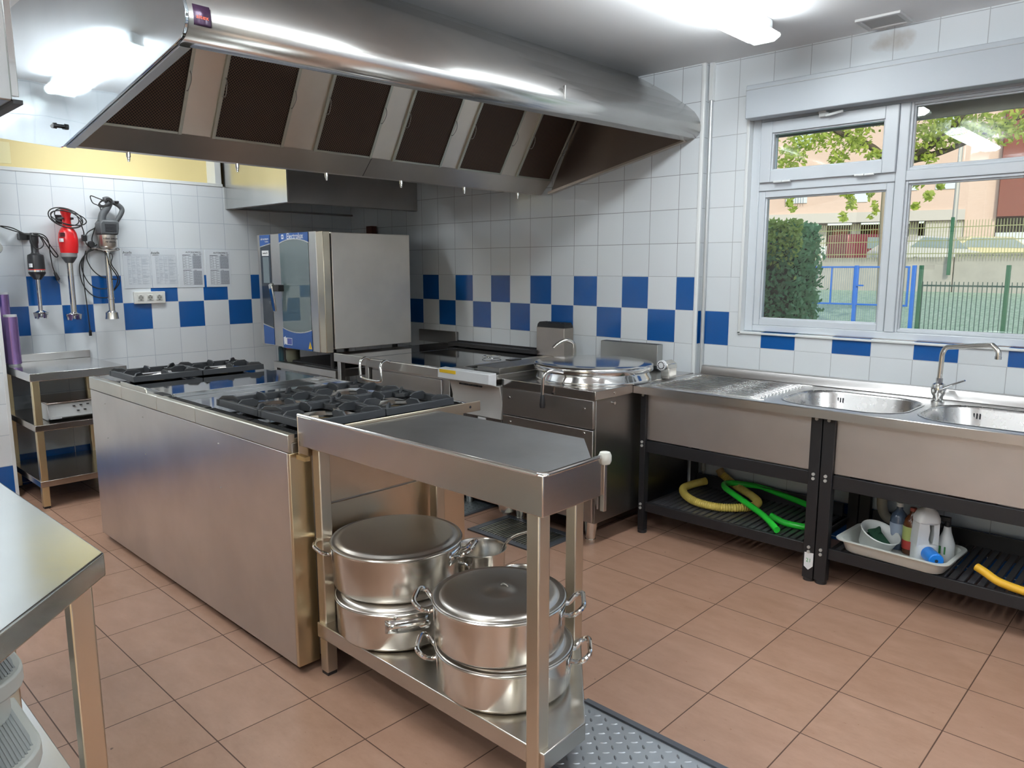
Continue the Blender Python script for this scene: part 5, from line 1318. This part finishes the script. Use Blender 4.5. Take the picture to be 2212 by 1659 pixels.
# faucet
fc = thing('faucet', 'tall chrome swivel faucet with lever standing between the two bowls', 'faucet', (4.905,-.115,SZ))
c = (4.905,-.105)
b = B().lathe([(0,SZ),(.028,SZ),(.028,SZ+.008),(.022,SZ+.014),(.022,SZ+.03),(.030,SZ+.045),(.033,SZ+.065),(.028,SZ+.088),(.016,SZ+.095),(0,SZ+.096)], c, 28); b.build('faucet_body', S_POL, fc)
b = B().cyl((c[0],c[1],SZ+.094), (c[0],c[1],SZ+.118), .015, n=10); b.build('lock_nut', S_POL, fc)
b = B().tube([(c[0],c[1],SZ+.115),(c[0]+.002,c[1],SZ+.20),(c[0]+.004,c[1]-.001,SZ+.235),(c[0]+.02,c[1]-.008,SZ+.262),(c[0]+.06,c[1]-.025,SZ+.270),(c[0]+.20,c[1]-.085,SZ+.292),(c[0]+.222,c[1]-.095,SZ+.290),(c[0]+.243,c[1]-.103,SZ+.268),(c[0]+.245,c[1]-.104,SZ+.245)], .0115, n=16); b.build('spout', S_POT, fc)
b = B().cyl((c[0]+.245,c[1]-.104,SZ+.248), (c[0]+.245,c[1]-.104,SZ+.235), .0135, n=16); b.build('spout_tip', S_POL, fc)
b = B().tube([(c[0]+.015,c[1]-.015,SZ+.070),(c[0]+.06,c[1]-.03,SZ+.095),(c[0]+.115,c[1]-.045,SZ+.122)], lambda t: .006-.002*t, n=10); b.build('lever', S_POL, fc)

# things on the racks below
t = thing('yellow_hose', 'ribbed yellow drain hose coiled on the left rack under the sink', 'hose', (3.9,-.3,.172))
pts = [(3.70,-.07,.21),(3.655,-.15,.197),(3.66,-.26,.197),(3.74,-.37,.197),(3.86,-.44,.197),(3.99,-.43,.197),(4.09,-.33,.197),(4.10,-.22,.197),(4.02,-.13,.20),(3.88,-.06,.22),(3.79,-.04,.26)]
b = B(); b.tube(pts, lambda t: .0215+.0016*math.sin(t*700), n=14, smooth=34); b.build('hose', YELH, t)
B().cyl((3.79,-.042,.255), (3.765,-.035,.285), .024, n=16).build('hose_end', mat('hose_end_tan', (.40,.28,.12), .5), t)
t = thing('green_hose', 'bright green hose lying over the yellow one under the sink', 'hose', (4.1,-.4,.172))
pts = [(4.36,-.555,.195),(4.25,-.46,.215),(4.12,-.385,.235),(3.99,-.30,.245),(3.90,-.22,.245),(3.86,-.13,.24),(3.92,-.06,.235),(4.05,-.04,.23),(4.25,-.07,.21),(4.45,-.14,.20)]
b = B().tube(pts, .0165, n=14); b.build('hose', GREENH, t)
b = B().tube([(4.255,-.395,.205),(4.33,-.41,.19),(4.42,-.40,.188),(4.50,-.36,.188)], .0165, n=14); b.build('hose_tail', GREENH, t)
# waste pipes behind
t = thing('waste_pipe', 'grey waste pipe standing against the tiles behind the left rack', 'pipe', (3.66,.0,0))
B().cyl((3.64,.0,.25), (3.64,.0,.60), .014, n=14).cyl((3.64,.0,.16), (3.64,.0,.25), .007, n=10).build('pipe', mat('pipe_grey', (.42,.40,.36), .4), t)
t = thing('drain_pipe', 'cream bent waste pipe dropping below the first sink bowl', 'pipe', (4.68,-.05,.1))
B().tube([(4.695,-.1,.66),(4.695,-.10,.40),(4.695,-.09,.28),(4.72,-.07,.22),(4.78,-.05,.21)], .024, n=14).build('pipe', mat('pipe_cream', (.50,.47,.38), .5), t)
B().tube([(5.0,-.12,.66),(5.0,-.10,.45),(5.05,-.08,.36),(5.12,-.06,.35),(5.18,-.04,.36)], .03, n=14).build('pipe_bend', mat('pipe_brown', (.16,.09,.06), .6), t)
# tray with cleaning things
TR = Matrix.Translation((4.89,-.455,.173)) @ Matrix.Rotation(math.radians(-3), 4, 'Z')
def T(b): return b.xform(TR)
t = thing('plastic_tray', 'white plastic tray full of cleaning things on the right rack', 'tray', (4.89,-.455,.173))
def tray_ring(b, ins, z, r=.05): return [b.bm.verts.new((p[0], p[1], z)) for p in rrect(-.205-ins, .205+ins, -.125-ins, .125+ins, r)]
b = B(); rg_ = [tray_ring(b, -.03, .004), tray_ring(b, -.012, .004), tray_ring(b, 0, .012), tray_ring(b, .015, .065), tray_ring(b, .032, .067), tray_ring(b, .033, .063)]
for a, c_ in zip(rg_, rg_[1:]): b.skin(a, c_)
b.bm.faces.new(rg_[0]); T(b).build('tray', mat('tray_white', (.62,.64,.60), .35), t, ang=50, solid=.003)
t = thing('round_tub', 'round white tub tilted on the left end of the tray holding scourers', 'tub', (4.78,-.45,.2))
TM = Matrix.Translation((4.775,-.445,.190)) @ Matrix.Rotation(math.radians(22), 4, Vector((.35,.9,0)))
b = B().lathe([(0,.0),(.062,.0),(.068,.006),(.082,.082),(.088,.086),(.086,.090),(.079,.086),(.065,.010),(0,.006)], (0,0), 44); b.xform(TM).build('tub', mat('tub_white', (.68,.70,.68), .35), t, ang=50)
for i, (dx, dy, rz, ry) in enumerate(((-.02,.012,20,-38),(.022,-.012,-28,34))):
    s_ = thing('scouring_pad', ('dark green scouring pad on the left in the round tub', 'dark green scouring pad on the right in the round tub')[i], 'scouring pad', (4.775+dx,-.445+dy,.25), 'scouring pads in the round tub')
    b = B().box(-.048,.048,-.03,.03,-.006,.006); b.xform(Matrix.Translation((4.778+dx,-.447+dy,.245)) @ Matrix.Rotation(math.radians(rz),4,'Z') @ Matrix.Rotation(math.radians(ry),4,'Y')); b.build('pad', GREENF, s_, bev=.003)
def bottle(name, label, c, prof, mt, cap=None, capm=None, lab=None, labm=None):
    t = thing(name, label, 'bottle', (c[0], c[1], .18))
    b = B().lathe([(r, .180+z) for r, z in prof], c, 28); o = b.build('bottle_body', mt, t, ang=50)
    if cap: B().lathe([(r, .180+z) for r, z in cap], c, 20).build('cap', capm, t)
    if lab: B().lathe([(r, .180+z) for r, z in lab], c, 28).build('label', labm, t)
    return t
PB = [(0,0),(.034,0),(.037,.01),(.037,.14),(.030,.165),(.014,.185),(.013,.20),(0,.20)]
bottle('detergent_bottle', 'clear bluish detergent bottle with white cap behind the round tub', (4.85,-.355), PB, mat('blue_liquid', (.12,.17,.26), .12, 0, Transmission_Weight=.3), [(0,.20),(.015,.20),(.015,.218),(0,.219)], WHITEP, [(.0376,.03),(.0376,.125)], mat('pale_blue_label', (.30,.36,.46), .5))
t_ = bottle('detergent_bottle', 'brown vinegar like bottle with green and red label left of the white jug', (4.915,-.385), PB, mat('amber_liquid', (.10,.03,.01), .15), [(0,.20),(.014,.20),(.014,.215),(0,.216)], mat('red_cap', (.4,.1,.08), .4), [(.0376,.06),(.0376,.13)], mat('green_label', (.42,.48,.16), .5))
B().lathe([(.0380,.205),(.0380,.245)], (4.915,-.385), 28).build('red_label_band', mat('red_label', (.45,.05,.04), .5), t_)
# jug with handle
t = thing('white_jug', 'white plastic jug with moulded handle and blue cap standing in the tray', 'bottle', (4.985,-.435,.18))
JM = Matrix.Translation((4.985,-.440,.178)) @ Matrix.Rotation(math.radians(38), 4, 'Z')
def JB(w, d, z, r): return [(p[0], p[1], z) for p in rrect(-w/2, w/2, -d/2, d/2, r, 5)]
b = B(); prev = None
for w_, d_, z, r in ((.094,.074,0,.02),(.100,.080,.008,.022),(.100,.080,.075,.022),(.098,.078,.082,.022),(.060,.076,.088,.020)):
    ring = [b.bm.verts.new(p) for p in JB(w_, d_, z, r)]
    if prev: b.skin(prev, ring)
    else: b.bm.faces.new(ring[::-1])
    prev = ring
b.bm.faces.new(prev)
# two columns: body neck column and handle
b.prism([(-.049,.075),(-.042,.20),(-.004,.20),(.004,.15),(.000,.11),(.010,.078)], -.034, .034, 1)
b.prism([(.049,.075),(.047,.19),(.022,.19),(.026,.13),(.022,.078)], -.024, .024, 1)
prev = None
for w_, d_, z, r in ((.080,.060,.175,.02),(.100,.082,.186,.024),(.100,.082,.205,.026),(.078,.066,.232,.026),(.034,.034,.250,.015),(.030,.030,.262,.014)):
    ring = [b.bm.verts.new(p) for p in JB(w_, d_, z, r)]
    if prev: b.skin(prev, ring)
    else: b.bm.faces.new(ring[::-1])
    prev = ring
b.bm.faces.new(prev)
b.xform(JM).build('jug_body', WHITEP, t, bev=.003, ang=50)
b = B().lathe([(0,.256),(.019,.256),(.019,.276),(0,.277)], (0,0), 20); b.xform(JM).build('cap', mat('blue_cap', (.03,.03,.30), .35), t)
t = thing('spray_bottle', 'white spray bottle with green label right of the white jug', 'bottle', (5.055,-.36,.18))
c = (5.052,-.365)
b = B().lathe([(0,.180),(.034,.180),(.036,.19),(.036,.255),(.030,.275),(.018,.31),(.014,.335),(0,.335)], c, 28); b.build('bottle_body', WHITEP, t)
b = B().cyl((c[0],c[1],.335), (c[0],c[1],.36), .013, n=16).box(c[0]-.045, c[0]+.012, c[1]-.009, c[1]+.009, .355, .378).prism([(c[0]-.035,.355),(c[0]-.028,.355),(c[0]-.020,.325),(c[0]-.026,.322)], c[1]-.006, c[1]+.006, 1); b.build('spray_head', BLACKP, t, bev=.003)
B().prism([(c[0]-.020,c[1]-.0312),(c[0]+.008,c[1]-.0362),(c[0]+.008,c[1]-.0370),(c[0]-.021,c[1]-.0325)], .215, .250).build('label', mat('green_label_spray', (.06,.25,.07), .5), t)
t = thing('bag_roll', 'bright blue roll of bin bags lying at the right front of the tray', 'bag roll', (5.05,-.52,.2))
RM = Matrix.Translation((5.03,-.50,.228)) @ Matrix.Rotation(math.radians(35), 4, 'Z') @ Matrix.Rotation(math.radians(90), 4, 'X')
b = B().cyl((0,0,-.04), (0,0,.055), .031, n=28); b.xform(RM).build('roll', BLUEB, t, bev=.004)
b = B().cyl((0,0,.0551), (0,0,.0562), .007, n=14); b.xform(RM).build('roll_core', NAVY, t)
t = thing('yellow_tool_handle', 'yellow plastic handle lying on the rack at the far right under the sink', 'tool handle', (5.32,-.5,.18))
b = B().tube([(5.205,-.515,.235),(5.24,-.53,.225),(5.30,-.55,.205),(5.42,-.56,.192)], .017, n=14); b.build('grip', mat('yellow_plastic', (.80,.45,.03), .4), t)

# ================================================================== FLOOR PLATES AND GRATES
dp = thing('diamond_plate', 'grey diamond plate channel cover on the floor beside the prep table', 'floor plate', (5.0,-2.3,0))
B().box(4.36, 7.0, -2.455, -2.135, .001, .006).build('plate', DIAM, dp)
b = B()
i = 0
for ix in range(int((5.9-4.36)/.034)):
    for iy in range(9):
        x = 4.38+ix*.034; y = -2.435+iy*.034
        a = math.radians(45 if (ix+iy)%2 else -45)
        M = Matrix.Translation((x,y,.006)) @ Matrix.Rotation(a, 4, 'Z')
        l, w_, h = .0125, .0035, .0022
        pts = [(-l,0,0),(-l*.4,-w_,0),(l*.4,-w_,0),(l,0,0),(l*.4,w_,0),(-l*.4,w_,0)]
        v = [b.bm.verts.new(M @ Vector(p)) for p in pts]; tp = [b.bm.verts.new(M @ Vector((p[0]*.6, p[1]*.35, h))) for p in pts]
        for k in range(6): b.bm.faces.new((v[k], v[(k+1)%6], tp[(k+1)%6], tp[k]))
        b.bm.faces.new(tp)
tb = b.build('raised_tread', DIAM, dp); 
GFR = mat('channel_frame_steel', (.13,.14,.16), .45, .6)
b = B().prism([(-2.135,.001),(-2.135,.013),(-2.108,.009),(-2.100,.001)], 4.40, 7.0, 0); b.build('edge_bar', GFR, dp, bev=.001)
b = B().box(4.36, 7.0, -2.485, -2.455, .001, .010); b.build('edge_bar', GFR, dp, bev=.001)
ps = thing('dimpled_plate', 'dimpled steel channel cover on the floor behind the island end', 'floor plate', (2.4,-.95,0))
B().box(2.05, 2.66, -1.19, -.86, .001, .007).build('plate', mat('dimpled_steel', (.26,.30,.31), .45, .7), ps)
b = B()
for ix in range(18):
    for iy in range(9): b.cyl((2.10+ix*.032+(iy%2)*.016, -1.165+iy*.034, .007), (2.10+ix*.032+(iy%2)*.016, -1.165+iy*.034, .0078), .004, n=6)
b.build('dimples', mat('dimple_dark', (.05,.05,.05), .6), ps)
b = B().box(2.05, 2.68, -1.22, -1.19, .001, .009).box(2.05, 2.68, -.86, -.83, .001, .009).box(2.66, 2.68, -1.19, -.86, .001, .009); b.build('plate_frame', GFR, ps)
dg_ = thing('floor_drain', 'dark slotted drain grating on the floor in front of the boiling kettle', 'drain', (3.05,-1.1,0))
b = B().box(2.86, 3.38, -1.24, -1.20, .001, .009).box(2.86, 3.38, -.94, -.90, .001, .009).box(2.86, 2.90, -1.20, -.94, .001, .009).box(3.34, 3.38, -1.20, -.94, .001, .009)
b.build('drain_frame', GFR, dg_, bev=.001)
b = B()
for i in range(22): b.box(2.905+i*.020, 2.914+i*.020, -1.20, -.94, .002, .007)
b.build('drain_bars', S_GALV, dg_)
B().box(2.90, 3.34, -1.20, -.94, .0005, .0012).build('drain_pit', INK, dg_)
